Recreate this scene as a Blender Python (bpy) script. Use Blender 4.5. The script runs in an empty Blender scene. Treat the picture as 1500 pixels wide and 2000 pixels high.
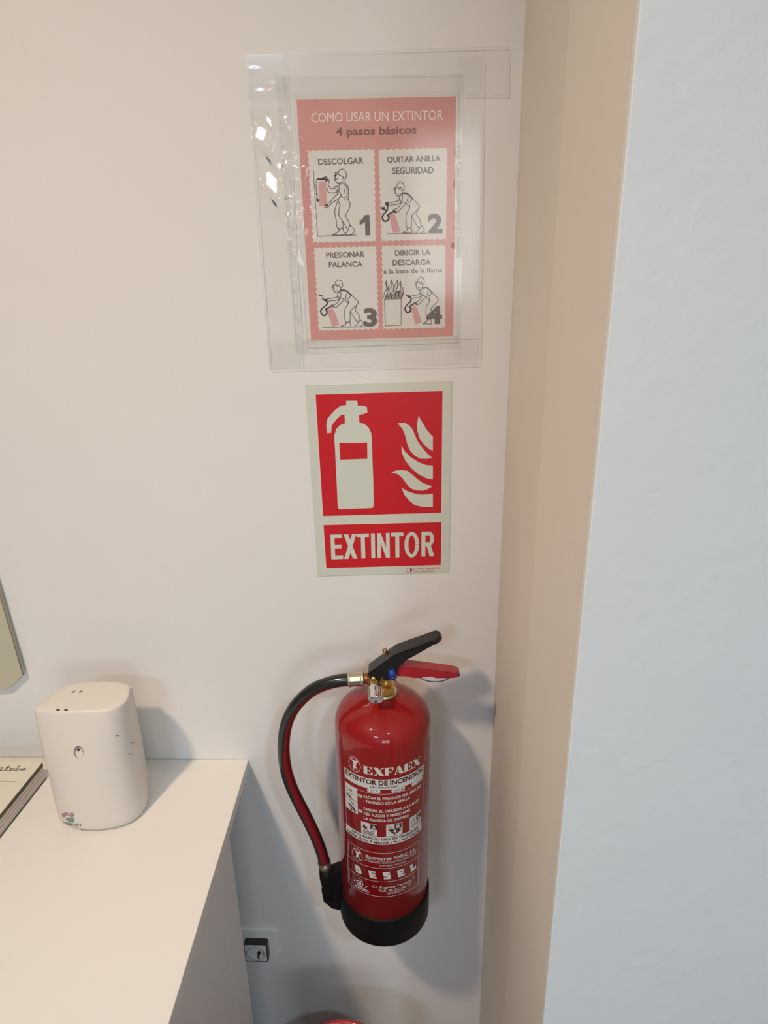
import bpy, bmesh, math, random
import numpy as np
from mathutils import Vector, Matrix
random.seed(4)
S = bpy.context.scene
COL = S.collection

# ---------------------------------------------------------------- camera
FPX, CAMH, CAMY = 1430.0, 1.63, -1.04
YAW, PITCH, ROLL = 0.0442, 0.3856, -0.0202
def axes():
    f = Vector((-math.sin(YAW), math.cos(YAW), 0)); r = Vector((math.cos(YAW), math.sin(YAW), 0)); u = Vector((0, 0, 1))
    f2 = f*math.cos(PITCH) - u*math.sin(PITCH); u2 = u*math.cos(PITCH) + f*math.sin(PITCH)
    return (r*math.cos(ROLL) + u2*math.sin(ROLL), -r*math.sin(ROLL) + u2*math.cos(ROLL), f2)
CR, CU, CF = axes()
CAM = Vector((0, CAMY, CAMH))
cd = bpy.data.cameras.new('camera'); cam = bpy.data.objects.new('camera', cd); COL.objects.link(cam)
cd.sensor_fit = 'VERTICAL'; cd.sensor_height = 36.0; cd.lens = 36.0*FPX/2000.0; cd.clip_start = 0.02
cam.matrix_world = Matrix.Translation(CAM) @ Matrix((CR, CU, -CF)).transposed().to_4x4()
S.camera = cam

# ---------------------------------------------------------------- world, lights, exposure
wd = bpy.data.worlds.new('world'); S.world = wd; wd.use_nodes = True
wd.node_tree.nodes['Background'].inputs[0].default_value = (0.55, 0.72, 1.0, 1)
wd.node_tree.nodes['Background'].inputs[1].default_value = 1.0
S.view_settings.view_transform = 'Standard'; S.view_settings.look = 'None'
S.view_settings.gamma = 1.0; S.view_settings.use_curve_mapping = False
S.view_settings.exposure = 0.0

CEIL = 2.60
WARM = (1.0, 0.83, 0.66)
# x, y, power, colour, aim, spread, size
LAMPS = [(-0.80, -1.15, 7.3, (1.0, 0.763, 0.545), (-0.16, 0.0, 0.40), 96, 0.13),
         (0.55, -1.85, 15.5, (0.66, 0.87, 1.0), (0.55, -1.85, 0.0), 150, 0.13)]
def area(name, loc, size, power, color, rot, shape='DISK', sy=None, spread=math.pi):
    l = bpy.data.lights.new(name, 'AREA'); l.shape = shape; l.size = size
    if sy: l.size_y = sy
    l.energy = power; l.color = color; l.spread = spread
    o = bpy.data.objects.new(name, l); COL.objects.link(o); o.location = loc; o.rotation_euler = rot
    return o
def aim_rot(a, b): return (Vector(b)-Vector(a)).to_track_quat('-Z', 'Y').to_euler()
LZ = CEIL-0.055
for (x, y, p, c, aim, sp, sz) in LAMPS:
    area('lamp_light', (x, y, LZ), sz, p, c, aim_rot((x, y, LZ), aim), spread=math.radians(sp))
area('fill_panel_light', (-0.8, -3.2, CEIL-0.03), 0.50, 34.0, (0.66, 0.785, 1.0), (0, 0, 0), 'SQUARE')  # added unseen fill light, strength and tint fitted to the wall tones
# daylight through the window in the rear wall, behind the camera
WX0, WX1, WZ0, WZ1, REARY = -0.05, 1.25, 1.05, 2.15, -4.2
area('window_daylight', ((WX0+WX1)/2, REARY-0.06, (WZ0+WZ1)/2), WX1-WX0, 25.2, (0.98, 1.0, 0.99),
     (math.radians(90), 0, 0), 'RECTANGLE', WZ1-WZ0)

# ---------------------------------------------------------------- helpers
def at(px, py, x=None, y=None, z=None):
    """where the line of sight through a pixel of the 1500x2000 photo meets a plane of the room"""
    d = CR*((px-750)/FPX) - CU*((py-1000)/FPX) + CF
    if y is not None: t = (y-CAM.y)/d.y
    elif x is not None: t = (x-CAM.x)/d.x
    else: t = (z-CAM.z)/d.z
    return CAM + d*t
def wall(px, py, off=0.0):
    p = at(px, py, y=0.0); return Vector((p.x, -off, p.z))

class MB:
    def __init__(s): s.v = []; s.f = []; s.m = []; s.sm = []
    def add(s, vs, fs, mi=0, smooth=False):
        b = len(s.v); s.v += [Vector(v) for v in vs]
        for f in fs: s.f.append([b+i for i in f]); s.m.append(mi); s.sm.append(smooth)
        return s
    def box(s, a, b, mi=0):
        x0, y0, z0 = a; x1, y1, z1 = b
        return s.add([(x0,y0,z0),(x1,y0,z0),(x1,y1,z0),(x0,y1,z0),(x0,y0,z1),(x1,y0,z1),(x1,y1,z1),(x0,y1,z1)],
              [(0,3,2,1),(4,5,6,7),(0,1,5,4),(1,2,6,5),(2,3,7,6),(3,0,4,7)], mi)
    def prism(s, poly, vec, mi=0, smooth=False):
        n = len(poly); vec = Vector(vec); P = [Vector(p) for p in poly]
        return s.add(P + [p+vec for p in P], [tuple(range(n)), tuple(range(2*n-1, n-1, -1))] +
              [(i, i+n, (i+1) % n+n, (i+1) % n) for i in range(n)], mi, smooth)
    def lathe(s, prof, c=(0,0,0), axis=(0,0,1), n=48, mi=0, smooth=True, caps=True):
        ax = Vector(axis).normalized(); t = Vector((1,0,0)) if abs(ax.x) < .8 else Vector((0,1,0))
        a = ax.cross(t).normalized(); b = ax.cross(a); c = Vector(c); vs = []
        for (r, h) in prof:
            for i in range(n):
                th = 2*math.pi*i/n; vs.append(c + ax*h + a*(r*math.cos(th)) + b*(r*math.sin(th)))
        fs = []
        for k in range(len(prof)-1):
            for i in range(n):
                j = (i+1) % n; fs.append((k*n+i, k*n+j, (k+1)*n+j, (k+1)*n+i))
        s.add(vs, fs, mi, smooth)
        if caps:
            b0 = len(s.v) - n*len(prof)
            for f, r in ((list(range(n)), prof[0][0]), ([(len(prof)-1)*n+i for i in range(n)], prof[-1][0])):
                if r > 1e-5: s.f.append([b0+i for i in f]); s.m.append(mi); s.sm.append(False)
        return s
    def tube(s, pts, r, n=16, mi=0, caps=True, close=False):
        P = [Vector(p) for p in pts]; m = len(P); vs = []; up = None
        for i, p in enumerate(P):
            t = (P[min(i+1, m-1)] - P[max(i-1, 0)]).normalized()
            if up is None:
                up = Vector((0,1,0)) if abs(t.y) < .9 else Vector((1,0,0))
            a = (up - t*up.dot(t)).normalized(); up = a; b = t.cross(a)
            rr = r[i] if isinstance(r, (list, tuple)) else r
            for k in range(n):
                th = 2*math.pi*k/n; vs.append(p + a*(rr*math.cos(th)) + b*(rr*math.sin(th)))
        fs = [(i*n+k, i*n+(k+1) % n, (i+1)*n+(k+1) % n, (i+1)*n+k) for i in range(m-1) for k in range(n)]
        s.add(vs, fs, mi, True)
        if caps: 
            b0 = len(s.v)-n*m
            s.f.append([b0+k for k in range(n)]); s.m.append(mi); s.sm.append(False)
            s.f.append([b0+(m-1)*n+k for k in range(n)]); s.m.append(mi); s.sm.append(False)
        return s
    def xf(s, fn): s.v = [Vector(fn(v)) for v in s.v]; return s

def obj(name, mb, mats, parent=None, fixn=True, bevel=0, seg=2, sub=0, label=None):
    me = bpy.data.meshes.new(name)
    root = Vector((0,0,0)); p = parent
    while p is not None: root += p.location; p = p.parent
    me.from_pydata([tuple(v-root) for v in mb.v], [], mb.f)
    for i, poly in enumerate(me.polygons): poly.material_index = mb.m[i]; poly.use_smooth = mb.sm[i]
    for m in (mats if isinstance(mats, (list, tuple)) else [mats]): me.materials.append(m)
    if fixn:
        bm = bmesh.new(); bm.from_mesh(me); bmesh.ops.recalc_face_normals(bm, faces=bm.faces); bm.to_mesh(me); bm.free()
    me.update()
    o = bpy.data.objects.new(name, me); COL.objects.link(o)
    if parent is not None: o.parent = parent
    if bevel:
        b = o.modifiers.new('bevel', 'BEVEL'); b.width = bevel; b.segments = seg; b.limit_method = 'ANGLE'; b.angle_limit = math.radians(35)
        for poly in me.polygons: poly.use_smooth = True
        w = o.modifiers.new('wn', 'WEIGHTED_NORMAL'); w.keep_sharp = True
    if sub:
        b = o.modifiers.new('sub', 'SUBSURF'); b.levels = sub; b.render_levels = sub
    if label: o['label'] = label
    return o
def thing(name, label, cat, loc):
    o = bpy.data.objects.new(name, None); COL.objects.link(o); o.location = loc; o.empty_display_size = 0.05
    o['label'] = label; o['category'] = cat; return o
def tag(o, label, cat): o['label'] = label; o['category'] = cat; return o
def struct(name, mb, mat, bevel=0):
    o = obj(name, mb, mat, bevel=bevel); o['kind'] = 'structure'; return o

def mat(name, col, rough=0.5, metal=0.0, coat=0.0, bump=0.0, bscale=200.0, spec=0.5, var=0.0, vscale=8.0, coat_r=0.05, detail=3.0):
    m = bpy.data.materials.new(name); m.use_nodes = True; nt = m.node_tree; N = nt.nodes; L = nt.links
    b = N['Principled BSDF']; b.inputs['Base Color'].default_value = (*col, 1); b.inputs['Roughness'].default_value = rough
    b.inputs['Metallic'].default_value = metal; b.inputs['Coat Weight'].default_value = coat
    b.inputs['Coat Roughness'].default_value = coat_r; b.inputs['Specular IOR Level'].default_value = spec
    tc = N.new('ShaderNodeTexCoord')
    if var > 0:
        n = N.new('ShaderNodeTexNoise'); n.inputs['Scale'].default_value = vscale; n.inputs['Detail'].default_value = 4
        L.new(tc.outputs['Object'], n.inputs['Vector'])
        r = N.new('ShaderNodeMapRange'); r.inputs[1].default_value = .3; r.inputs[2].default_value = .7
        r.inputs[3].default_value = 1-var; r.inputs[4].default_value = 1+var; L.new(n.outputs[0], r.inputs[0])
        mx = N.new('ShaderNodeMix'); mx.data_type = 'RGBA'; mx.blend_type = 'MULTIPLY'; mx.inputs[0].default_value = 1
        mx.inputs[6].default_value = (*col, 1); L.new(r.outputs[0], mx.inputs[7]); L.new(mx.outputs[2], b.inputs['Base Color'])
    if bump > 0:
        n = N.new('ShaderNodeTexNoise'); n.inputs['Scale'].default_value = bscale; n.inputs['Detail'].default_value = detail
        L.new(tc.outputs['Object'], n.inputs['Vector'])
        bp = N.new('ShaderNodeBump'); bp.inputs['Strength'].default_value = bump; bp.inputs['Distance'].default_value = 0.001
        L.new(n.outputs[0], bp.inputs['Height']); L.new(bp.outputs[0], b.inputs['Normal'])
    return m
def film(name, haze, tint=(0.92,0.91,0.88), rough=0.06, bump=0.0, bscale=40, fres=1.45):
    m = bpy.data.materials.new(name); m.use_nodes = True; nt = m.node_tree; N = nt.nodes; L = nt.links
    N.remove(N['Principled BSDF']); out = N['Material Output']
    tr = N.new('ShaderNodeBsdfTransparent'); tr.inputs[0].default_value = (0.985, 0.985, 0.98, 1)
    df = N.new('ShaderNodeBsdfDiffuse'); df.inputs[0].default_value = (*tint, 1)
    gl = N.new('ShaderNodeBsdfGlossy'); gl.inputs['Roughness'].default_value = rough; gl.inputs[0].default_value = (1,1,1,1)
    fr = N.new('ShaderNodeFresnel'); fr.inputs[0].default_value = fres
    a = N.new('ShaderNodeMixShader'); a.inputs[0].default_value = haze; L.new(tr.outputs[0], a.inputs[1]); L.new(df.outputs[0], a.inputs[2])
    b = N.new('ShaderNodeMixShader'); L.new(fr.outputs[0], b.inputs[0]); L.new(a.outputs[0], b.inputs[1]); L.new(gl.outputs[0], b.inputs[2])
    L.new(b.outputs[0], out.inputs[0])
    if bump:
        tc = N.new('ShaderNodeTexCoord'); n = N.new('ShaderNodeTexNoise'); n.inputs['Scale'].default_value = bscale
        L.new(tc.outputs['Object'], n.inputs['Vector']); bp = N.new('ShaderNodeBump'); bp.inputs['Strength'].default_value = bump
        bp.inputs['Distance'].default_value = 0.004; L.new(n.outputs[0], bp.inputs['Height'])
        L.new(bp.outputs[0], gl.inputs['Normal']); L.new(bp.outputs[0], fr.inputs['Normal'])
    return m
def emis(name, col, st):
    m = bpy.data.materials.new(name); m.use_nodes = True; N = m.node_tree.nodes
    b = N['Principled BSDF']; b.inputs['Emission Color'].default_value = (*col, 1); b.inputs['Emission Strength'].default_value = st
    b.inputs['Base Color'].default_value = (0.8, 0.8, 0.8, 1); return m

def lin(r, g, b): return tuple(((c/255)/12.92 if c/255 <= .04045 else ((c/255+.055)/1.055)**2.4) for c in (r, g, b))
M = {}
M['wall'] = mat('wall_paint', (0.76, 0.75, 0.73), 0.55, bump=0.25, bscale=260, spec=0.35, var=0.012, vscale=5)
M['room'] = mat('grey_room_paint', (0.42, 0.42, 0.42), 0.7)
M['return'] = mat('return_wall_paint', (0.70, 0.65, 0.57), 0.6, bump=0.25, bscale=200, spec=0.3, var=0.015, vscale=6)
M['return_lit'] = mat('return_wall_lit_paint', (0.74, 0.69, 0.61), 0.6, bump=0.25, bscale=200, spec=0.3, var=0.015, vscale=6)  # return wall paint made lighter, brighter light put into the colour
M['column'] = mat('front_wall_paint', (0.76, 0.76, 0.74), 0.6, bump=0.55, bscale=85, spec=0.3, var=0.012, vscale=10, detail=6)
M['ceiling'] = mat('ceiling_paint', (0.62, 0.62, 0.61), 0.8)
M['floor'] = mat('floor_tile', (0.16, 0.15, 0.14), 0.4, var=0.1, vscale=3)
M['lacquer'] = mat('white_laminate', (0.80, 0.77, 0.72), 0.42, bump=0.04, bscale=90, spec=0.35)
M['panel'] = mat('white_panel_laminate', (0.74, 0.74, 0.74), 0.4, bump=0.04, bscale=90, spec=0.35)
M['plastic'] = mat('white_abs', (0.71, 0.67, 0.61), 0.38, bump=0.05, bscale=400)
M['dark'] = mat('dark_hole', (0.03, 0.028, 0.026), 0.6)
M['grey_mark'] = mat('grey_mark', (0.22, 0.19, 0.16), 0.6)
M['red'] = mat('red_enamel', (0.27, 0.006, 0.007), 0.45, coat=0.75, coat_r=0.012, spec=0.15, bump=0.02, bscale=60, var=0.02)
M['lever'] = mat('lever_red_enamel', (0.38, 0.006, 0.012), 0.3, coat=0.6, var=0.03, vscale=60)
M['black'] = mat('black_enamel', (0.012, 0.010, 0.010), 0.34, spec=0.35, coat=0.15, bump=0.05, bscale=500)
M['rubber'] = mat('black_rubber', (0.014, 0.017, 0.014), 0.22, spec=0.6)
M['hosered'] = mat('hose_red_stripe', (0.19, 0.004, 0.010), 0.3)
M['blackpl'] = mat('black_plastic', (0.006, 0.006, 0.006), 0.42, spec=0.14, bump=0.05, bscale=300)
M['brass'] = mat('brass', (0.62, 0.40, 0.13), 0.25, metal=1.0, bump=0.1, bscale=90)
M['zinc'] = mat('zinc_nut', (0.62, 0.60, 0.42), 0.3, metal=1.0)
M['copper'] = mat('copper', (0.45, 0.22, 0.13), 0.35, metal=1.0)
M['chrome'] = mat('chrome', (0.75, 0.74, 0.73), 0.08, metal=1.0)
M['blue'] = mat('blue_plastic', (0.01, 0.05, 0.30), 0.35)
M['bluecord'] = mat('blue_cord', (0.03, 0.04, 0.14), 0.5)
M['dial'] = mat('dial_white', (0.72, 0.74, 0.74), 0.3)
M['print'] = mat('white_print', (0.62, 0.60, 0.56), 0.45)
M['ink'] = mat('dark_red_ink', (0.07, 0.012, 0.012), 0.4)
M['dimprint'] = mat('dim_print', (0.42, 0.25, 0.22), 0.45)
M['signboard'] = mat('luminescent_board', (0.62, 0.65, 0.57), 0.38, var=0.01)
M['signred'] = mat('sign_red', (0.56, 0.012, 0.018), 0.35)
M['signedge'] = mat('sign_print_edge', (0.86, 0.66, 0.60), 0.4)
M['paper'] = mat('paper', (0.72, 0.70, 0.66), 0.7, var=0.01)
M['posterred'] = mat('faded_red_print', (0.63, 0.29, 0.26), 0.6, var=0.05, vscale=25)
M['posterink'] = mat('faded_black_print', (0.13, 0.10, 0.09), 0.6)
M['posterline'] = mat('faded_line_print', (0.20, 0.16, 0.14), 0.6)
M['postertext'] = mat('pale_print', (0.86, 0.74, 0.72), 0.6)
M['postertext2'] = mat('dark_rose_print', (0.22, 0.07, 0.07), 0.6)
M['posterpink'] = mat('pink_print', (0.64, 0.34, 0.34), 0.6)
M['posterflame'] = mat('mauve_print', (0.33, 0.24, 0.24), 0.6)
M['film'] = film('plastic_film', 0.045, rough=0.1)
M['tape'] = film('clear_tape', 0.012, tint=(0.7,0.68,0.64), rough=0.13)
M['film_edge'] = film('film_edge', 0.20, tint=(0.48,0.46,0.42), rough=0.2)
M['film_hi'] = film('film_weld', 0.22, tint=(0.95,0.93,0.90), rough=0.1)
M['cream'] = mat('cream_paper', (0.76, 0.72, 0.58), 0.7)
M['brownboard'] = mat('brown_board', (0.12, 0.09, 0.065), 0.7)
M['pages'] = mat('page_edges', (0.68, 0.62, 0.55), 0.8, bump=0.6, bscale=500)
M['pages2'] = mat('page_edges_pink', (0.70, 0.58, 0.52), 0.8)
M['memo'] = mat('pale_olive_board', (0.50, 0.48, 0.36), 0.5, var=0.05)
M['memoedge'] = mat('grey_edge', (0.25, 0.22, 0.20), 0.5)
M['sockw'] = mat('socket_frame', (0.86, 0.85, 0.81), 0.35)
M['sockd'] = mat('socket_dark', (0.030, 0.024, 0.022), 0.35)
M['sockf'] = mat('socket_face', (0.74, 0.75, 0.74), 0.3)
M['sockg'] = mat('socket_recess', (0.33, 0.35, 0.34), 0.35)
M['logopink'] = mat('logo_pink', (0.42, 0.20, 0.26), 0.5)
M['logogreen'] = mat('logo_green', (0.14, 0.30, 0.16), 0.5)
M['glass'] = film('window_glass', 0.0, rough=0.0)
M['lampglow'] = emis('lamp_lens', WARM, 6.0)

# ---------------------------------------------------------------- room shell
KX, KD = 0.135, -0.523          # return wall plane and the front of the projecting wall
XL, XR, T = -3.2, 2.9, 0.12
struct('wall_back', MB().box((XL, 0, 0), (KX, T, CEIL)), M['wall'])
KB = -0.293
struct('wall_return', MB().prism([(KX+0.4, T, 0), (KX+0.4, KD+0.009, 0), (KX, KD+0.009, 0), (KX, T, 0)], (0, 0, CEIL)), M['return'])
struct('lit_trim_1', MB().prism([(KX+0.002, KB, 0), (KX+0.002, KD+0.009, 0), (KX-0.0012, KD+0.009, 0), (KX-0.0012, KB-0.004, 0), (KX-0.0004, KB, 0)], (0, 0, CEIL)), M['return_lit'])  # added strip along the ridge; its lighter colour imitates the brighter-lit outer part
struct('wall_front_right', MB().prism([(KX-0.0012, KD+0.0092, 0), (KX-0.0012, KD+0.0012, 0), (KX-0.0008, KD+0.0003, 0), (KX, KD, 0), (XR, KD, 0), (XR, KD+0.0092, 0)], (0, 0, CEIL)), M['column'])
struct('wall_left', MB().box((XL-T, REARY-T, 0), (XL, T, CEIL)), M['room'])
struct('wall_right', MB().box((XR, REARY-T, 0), (XR+T, KD+0.1, CEIL)), M['room'])
rw = MB().box((XL, REARY-T, 0), (WX0, REARY, CEIL)).box((WX1, REARY-T, 0), (XR, REARY, CEIL))
rw.box((WX0, REARY-T, 0), (WX1, REARY, WZ0)).box((WX0, REARY-T, WZ1), (WX1, REARY, CEIL))
struct('wall_rear', rw, M['room'])
struct('floor', MB().box((XL-T, REARY-T, -0.1), (XR+T, T, 0)), M['floor'])
struct('ceiling', MB().box((XL-T, REARY-T, CEIL), (XR+T, T, CEIL+0.1)), M['ceiling'])
win = struct('window_1', MB().box((WX0, REARY-0.05, WZ0), (WX0+0.05, REARY+0.01, WZ1)).box((WX1-0.05, REARY-0.05, WZ0), (WX1, REARY+0.01, WZ1))
    .box((WX0, REARY-0.05, WZ0), (WX1, REARY+0.01, WZ0+0.05)).box((WX0, REARY-0.05, WZ1-0.05), (WX1, REARY+0.01, WZ1)).box(((WX0+WX1)/2-0.03, REARY-0.05, WZ0), ((WX0+WX1)/2+0.03, REARY+0.01, WZ1)), M['sockw'])
obj('pane', MB().box((WX0+0.05, REARY-0.03, WZ0+0.05), (WX1-0.05, REARY-0.026, WZ1-0.05)), M['glass'], win)

# ceiling downlights (out of view, mirrored in the red enamel)
where = ['warm', 'cool white']
spots = ['above the left of the fire extinguisher', 'on the right, in front of the projecting wall']
for (x, y, p, c, aim, sp, sz), w1, w2 in zip(LAMPS, where, spots):
    t = thing('ceiling_spotlight', w1+' adjustable ceiling spotlight '+w2, 'ceiling light', (x, y, CEIL))
    d = (Vector(aim)-Vector((x, y, LZ))).normalized(); q = Vector((x, y, LZ))
    obj('mount', MB().lathe([(0.0, 0), (0.045, 0), (0.045, -0.008), (0.008, -0.010), (0.008, -0.022), (0, -0.022)], (x, y, CEIL), n=32, caps=False), M['sockw'], t)
    obj('housing', MB().lathe([(0.0, -0.034), (0.045, -0.034), (0.0625, -0.004), (0.0665, 0.004), (0.0635, 0.004), (0.0605, -0.003), (0.0, -0.003)], q, d, n=40, caps=False), M['sockw'], t)
t = thing('fill_panel', 'added square cool white fill panel, unseen behind the camera', 'ceiling light', (-0.8, -3.2, CEIL))
obj('frame', MB().box((-1.08, -3.48, CEIL-0.025), (-0.52, -2.92, CEIL)), M['sockw'], t)

# ---------------------------------------------------------------- print helpers
def text2d(s, bold=0.0, shear=0.0, spacing=1.0, res=3):
    cu = bpy.data.curves.new('txt', 'FONT'); cu.body = s; cu.offset = bold; cu.shear = shear; cu.space_character = spacing
    cu.resolution_u = res; cu.fill_mode = 'FRONT'
    o = bpy.data.objects.new('txt', cu); COL.objects.link(o)
    dg = bpy.context.evaluated_depsgraph_get(); me = o.evaluated_get(dg).to_mesh()
    vs = [v.co.copy() for v in me.vertices]; fs = [tuple(p.vertices) for p in me.polygons]
    o.evaluated_get(dg).to_mesh_clear(); bpy.data.objects.remove(o); bpy.data.curves.remove(cu)
    x0 = min(v.x for v in vs); x1 = max(v.x for v in vs); y0 = min(v.y for v in vs); y1 = max(v.y for v in vs)
    return [((v.x-x0)/(x1-x0), (v.y-y0)/(y1-y0)) for v in vs], fs
def text_px(mb, s, BL, BR, TL, off, bold=0.0, mi=0, **k):
    """lettering on the back wall, its box given by three photo pixels"""
    a, b, c = wall(*BL, off), wall(*BR, off), wall(*TL, off); vs, fs = text2d(s, bold, **k)
    mb.add([a+(b-a)*u+(c-a)*v for u, v in vs], fs, mi)
def poly_px(mb, pts, off, mi=0): mb.add([wall(x, y, off) for x, y in pts], [tuple(range(len(pts)))], mi)
def tri_fill(pts):
    """triangulate a simple outline"""
    from mathutils.geometry import tessellate_polygon
    return tessellate_polygon([[Vector((x, y, 0)) for x, y in pts]])
def shape_px(mb, pts, off, mi=0):
    mb.add([wall(x, y, off) for x, y in pts], [tuple(t) for t in tri_fill(pts)], mi)
def ribbon(P, w, nrm=Vector((0, -1, 0))):
    vs = []; fs = []
    for a, b in zip(P, P[1:]):
        d = b-a
        if d.length < 1e-7: continue
        d.normalize(); s = d.cross(nrm)*(w/2); e = d*(w*0.35); k = len(vs)
        vs += [a-e+s, b+e+s, b+e-s, a-e-s]; fs.append((k, k+1, k+2, k+3))
    return vs, fs
def smooth(pts, n=4, closed=False):
    P = [Vector((*p, 0)) if len(p) == 2 else Vector(p) for p in pts]; m = len(P); out = []
    rng = range(m) if closed else range(m-1)
    for i in rng:
        p1 = P[i]; p2 = P[(i+1) % m]
        p0 = P[i-1] if (i > 0 or closed) else p1; p3 = P[(i+2) % m] if (i+2 < m or closed) else p2
        for k in range(n):
            t = k/n
            out.append(0.5*((2*p1)+(p2-p0)*t+(2*p0-5*p1+4*p2-p3)*t*t+(3*p1-p0-3*p2+p3)*t**3))
    if not closed: out.append(P[-1])
    return out
def line_px(mb, pts, w, off, mi=0, sm=True, closed=False):
    P = [(p.x, p.y) for p in smooth(pts, 3, closed)] if sm and len(pts) > 2 else list(pts)
    if closed: P.append(P[0])
    v, f = ribbon([wall(x, y, off) for x, y in P], w); mb.add(v, f, mi)

# ---------------------------------------------------------------- extinguisher sign
def sg(x, y): return (580+x/4.6875, 730+y/4.6875)
sroot = thing('safety_sign', 'pale board with red panels, white extinguisher and flame pictogram and the word EXTINTOR', 'sign', wall(750, 1121))
def slab_px(name, corners, off0, off1, m, parent, bevel=0):
    P = [wall(x, y, off0) for x, y in corners]
    return obj(name, MB().prism(P, (0, -(off1-off0), 0)), m, parent, bevel=bevel)
slab_px('board', [sg(75,105), sg(1418,65), sg(1393,1818), sg(190,1850)], 0.0, 0.0012, M['signboard'], sroot)
RP = [sg(172,190), sg(1332,157), sg(1321,1270), sg(240,1300)]
RT = [sg(244,1382), sg(1323,1356), sg(1316,1746), sg(270,1776)]
def grow(c, d):
    mx = sum(p[0] for p in c)/len(c); my = sum(p[1] for p in c)/len(c)
    return [(x+(d if x > mx else -d), y+(d if y > my else -d)) for x, y in c]
e = MB(); poly_px(e, grow(RP, .9), 0.0013); poly_px(e, grow(RT, .9), 0.0013); obj('print_edge', e, M['signedge'], sroot, fixn=False)
slab_px('red_panel', RP, 0.0012, 0.00145, M['signred'], sroot)
slab_px('red_panel', RT, 0.0012, 0.00145, M['signred'], sroot)
ext = [(450,245),(553,245),(558,290),(600,288),(640,300),(645,352),(610,366),(568,375),(572,445),(615,456),(655,490),(680,540),(686,600),(692,800),(700,1000),(703,1195),(700,1215),(688,1226),
       (392,1238),(378,1228),(374,1210),(360,900),(350,700),(343,590),(345,555),(360,505),(395,468),(440,452),(436,375),(410,373),(375,402),(335,448),(318,478),(314,538),(276,540),(271,470),(280,412),(300,385),(350,330),(400,290),(452,284)]
h = [(388,632),(643,628),(645,776),(397,784)]
m_ = MB(); shape_px(m_, [sg(*p) for p in ext], 0.00155); o = obj('extinguisher_symbol', m_, M['signboard'], sroot, fixn=False)
m_ = MB(); poly_px(m_, [sg(*p) for p in h], 0.0017); obj('symbol_label', m_, M['signred'], o, fixn=False)
fl = [
 [(1113,382),(1128,410),(1160,465),(1195,520),(1225,555),(1244,566),(1244,700),(1215,690),(1165,650),(1120,585),(1103,520),(1100,455)],
 [(922,452),(985,446),(1030,472),(1060,510),(1085,570),(1110,625),(1150,680),(1195,730),(1240,768),(1190,776),(1130,775),(1075,745),(1035,700),(1010,640),(990,560),(965,500)],
 [(957,655),(985,705),(1040,760),(1110,805),(1180,832),(1244,838),(1244,965),(1180,952),(1110,915),(1045,860),(990,790),(960,720)],
 [(862,905),(900,884),(950,878),(1010,885),(1055,920),(1100,960),(1160,1000),(1240,1028),(1200,1052),(1150,1068),(1085,1065),(1040,1045),(1000,1000),(960,945),(915,912)],
 [(960,1042),(1010,1072),(1080,1095),(1150,1105),(1244,1095),(1244,1216),(1150,1216),(1080,1200),(1020,1150),(980,1100)]]
for f in fl:
    pts = [(p.x, p.y) for p in smooth(f, 3, True)] if False else f
    m_ = MB(); shape_px(m_, [sg(*p) for p in pts], 0.00155); obj('flame_symbol', m_, M['signboard'], sroot, fixn=False)
def arc_ring(cx, cy, a, b, ia, ib, t0, t1, n=20):
    out = [(cx+a*math.cos(math.radians(t0+(t1-t0)*k/n)), cy+b*math.sin(math.radians(t0+(t1-t0)*k/n))) for k in range(n+1)]
    inn = [(cx+ia*math.cos(math.radians(t0+(t1-t0)*k/n)), cy+ib*math.sin(math.radians(t0+(t1-t0)*k/n))) for k in range(n+1)]
    return [[out[k], out[k+1], inn[k+1], inn[k]] for k in range(n)]
def letter(ch, w, s=36, t=34, H=227):
    """bold sans capitals as polygons, y up"""
    if ch == 'E': return [[(0,0),(s,0),(s,H),(0,H)], [(s,0),(w,0),(w,t),(s,t)], [(s,H-t),(w-4,H-t),(w-4,H),(s,H)], [(s,H/2-t*.42),(w-12,H/2-t*.42),(w-12,H/2+t*.58),(s,H/2+t*.58)]]
    if ch == 'X': return [[(0,0),(s*1.15,0),(w-2,H),(w-2-s*1.15,H)], [(w,0),(w-s*1.15,0),(2,H),(2+s*1.15,H)]]
    if ch == 'T': return [[(0,H-t),(w,H-t),(w,H),(0,H)], [(w/2-s/2,0),(w/2+s/2,0),(w/2+s/2,H-t),(w/2-s/2,H-t)]]
    if ch == 'I': return [[(0,0),(w,0),(w,H),(0,H)]]
    if ch == 'N': return [[(0,0),(s*.92,0),(s*.92,H),(0,H)], [(w-s*.92,0),(w,0),(w,H),(w-s*.92,H)], [(0,H),(s*.95,H),(w,0),(w-s*.95,0)]]
    if ch == 'O': return arc_ring(w/2, H/2, w/2, H/2+3, w/2-s*1.02, H/2-t*.85, 0, 360, 36)
    if ch == 'R': return [[(0,0),(s,0),(s,H),(0,H)], [(s,H-t),(w*.6,H-t),(w*.6,H),(s,H)], [(s,H*.42),(w*.6,H*.42),(w*.6,H*.42+t),(s,H*.42+t)]] + arc_ring(w*.6, H*.71, w*.36, H*.29, w*.36-s, H*.29-t, -90, 90, 12) + [[(w*.38,H*.45),(w*.72,H*.45),(w,0),(w-s*1.2,0)]]
for ch, x0, x1 in (('E',316,424),('X',432,555),('T',553,664),('I',682,717),('N',737,851),('T',864,976),('O',984,1118),('R',1139,1258)):
    m_ = MB()
    yb = 1696-(x0-316)*.030
    for kk, pl in enumerate(letter(ch, x1-x0)):
        m_.add([wall(*sg(x0+x-(y/227)*9*(1-(x0-316)/940*1.3), yb-x*.030-y*(1+.010*(x0-316)/940)), 0.00155+.00003*kk) for x, y in pl], [tuple(range(len(pl)))])
    obj('letter', m_, M['signboard'], sroot, fixn=False)
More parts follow.
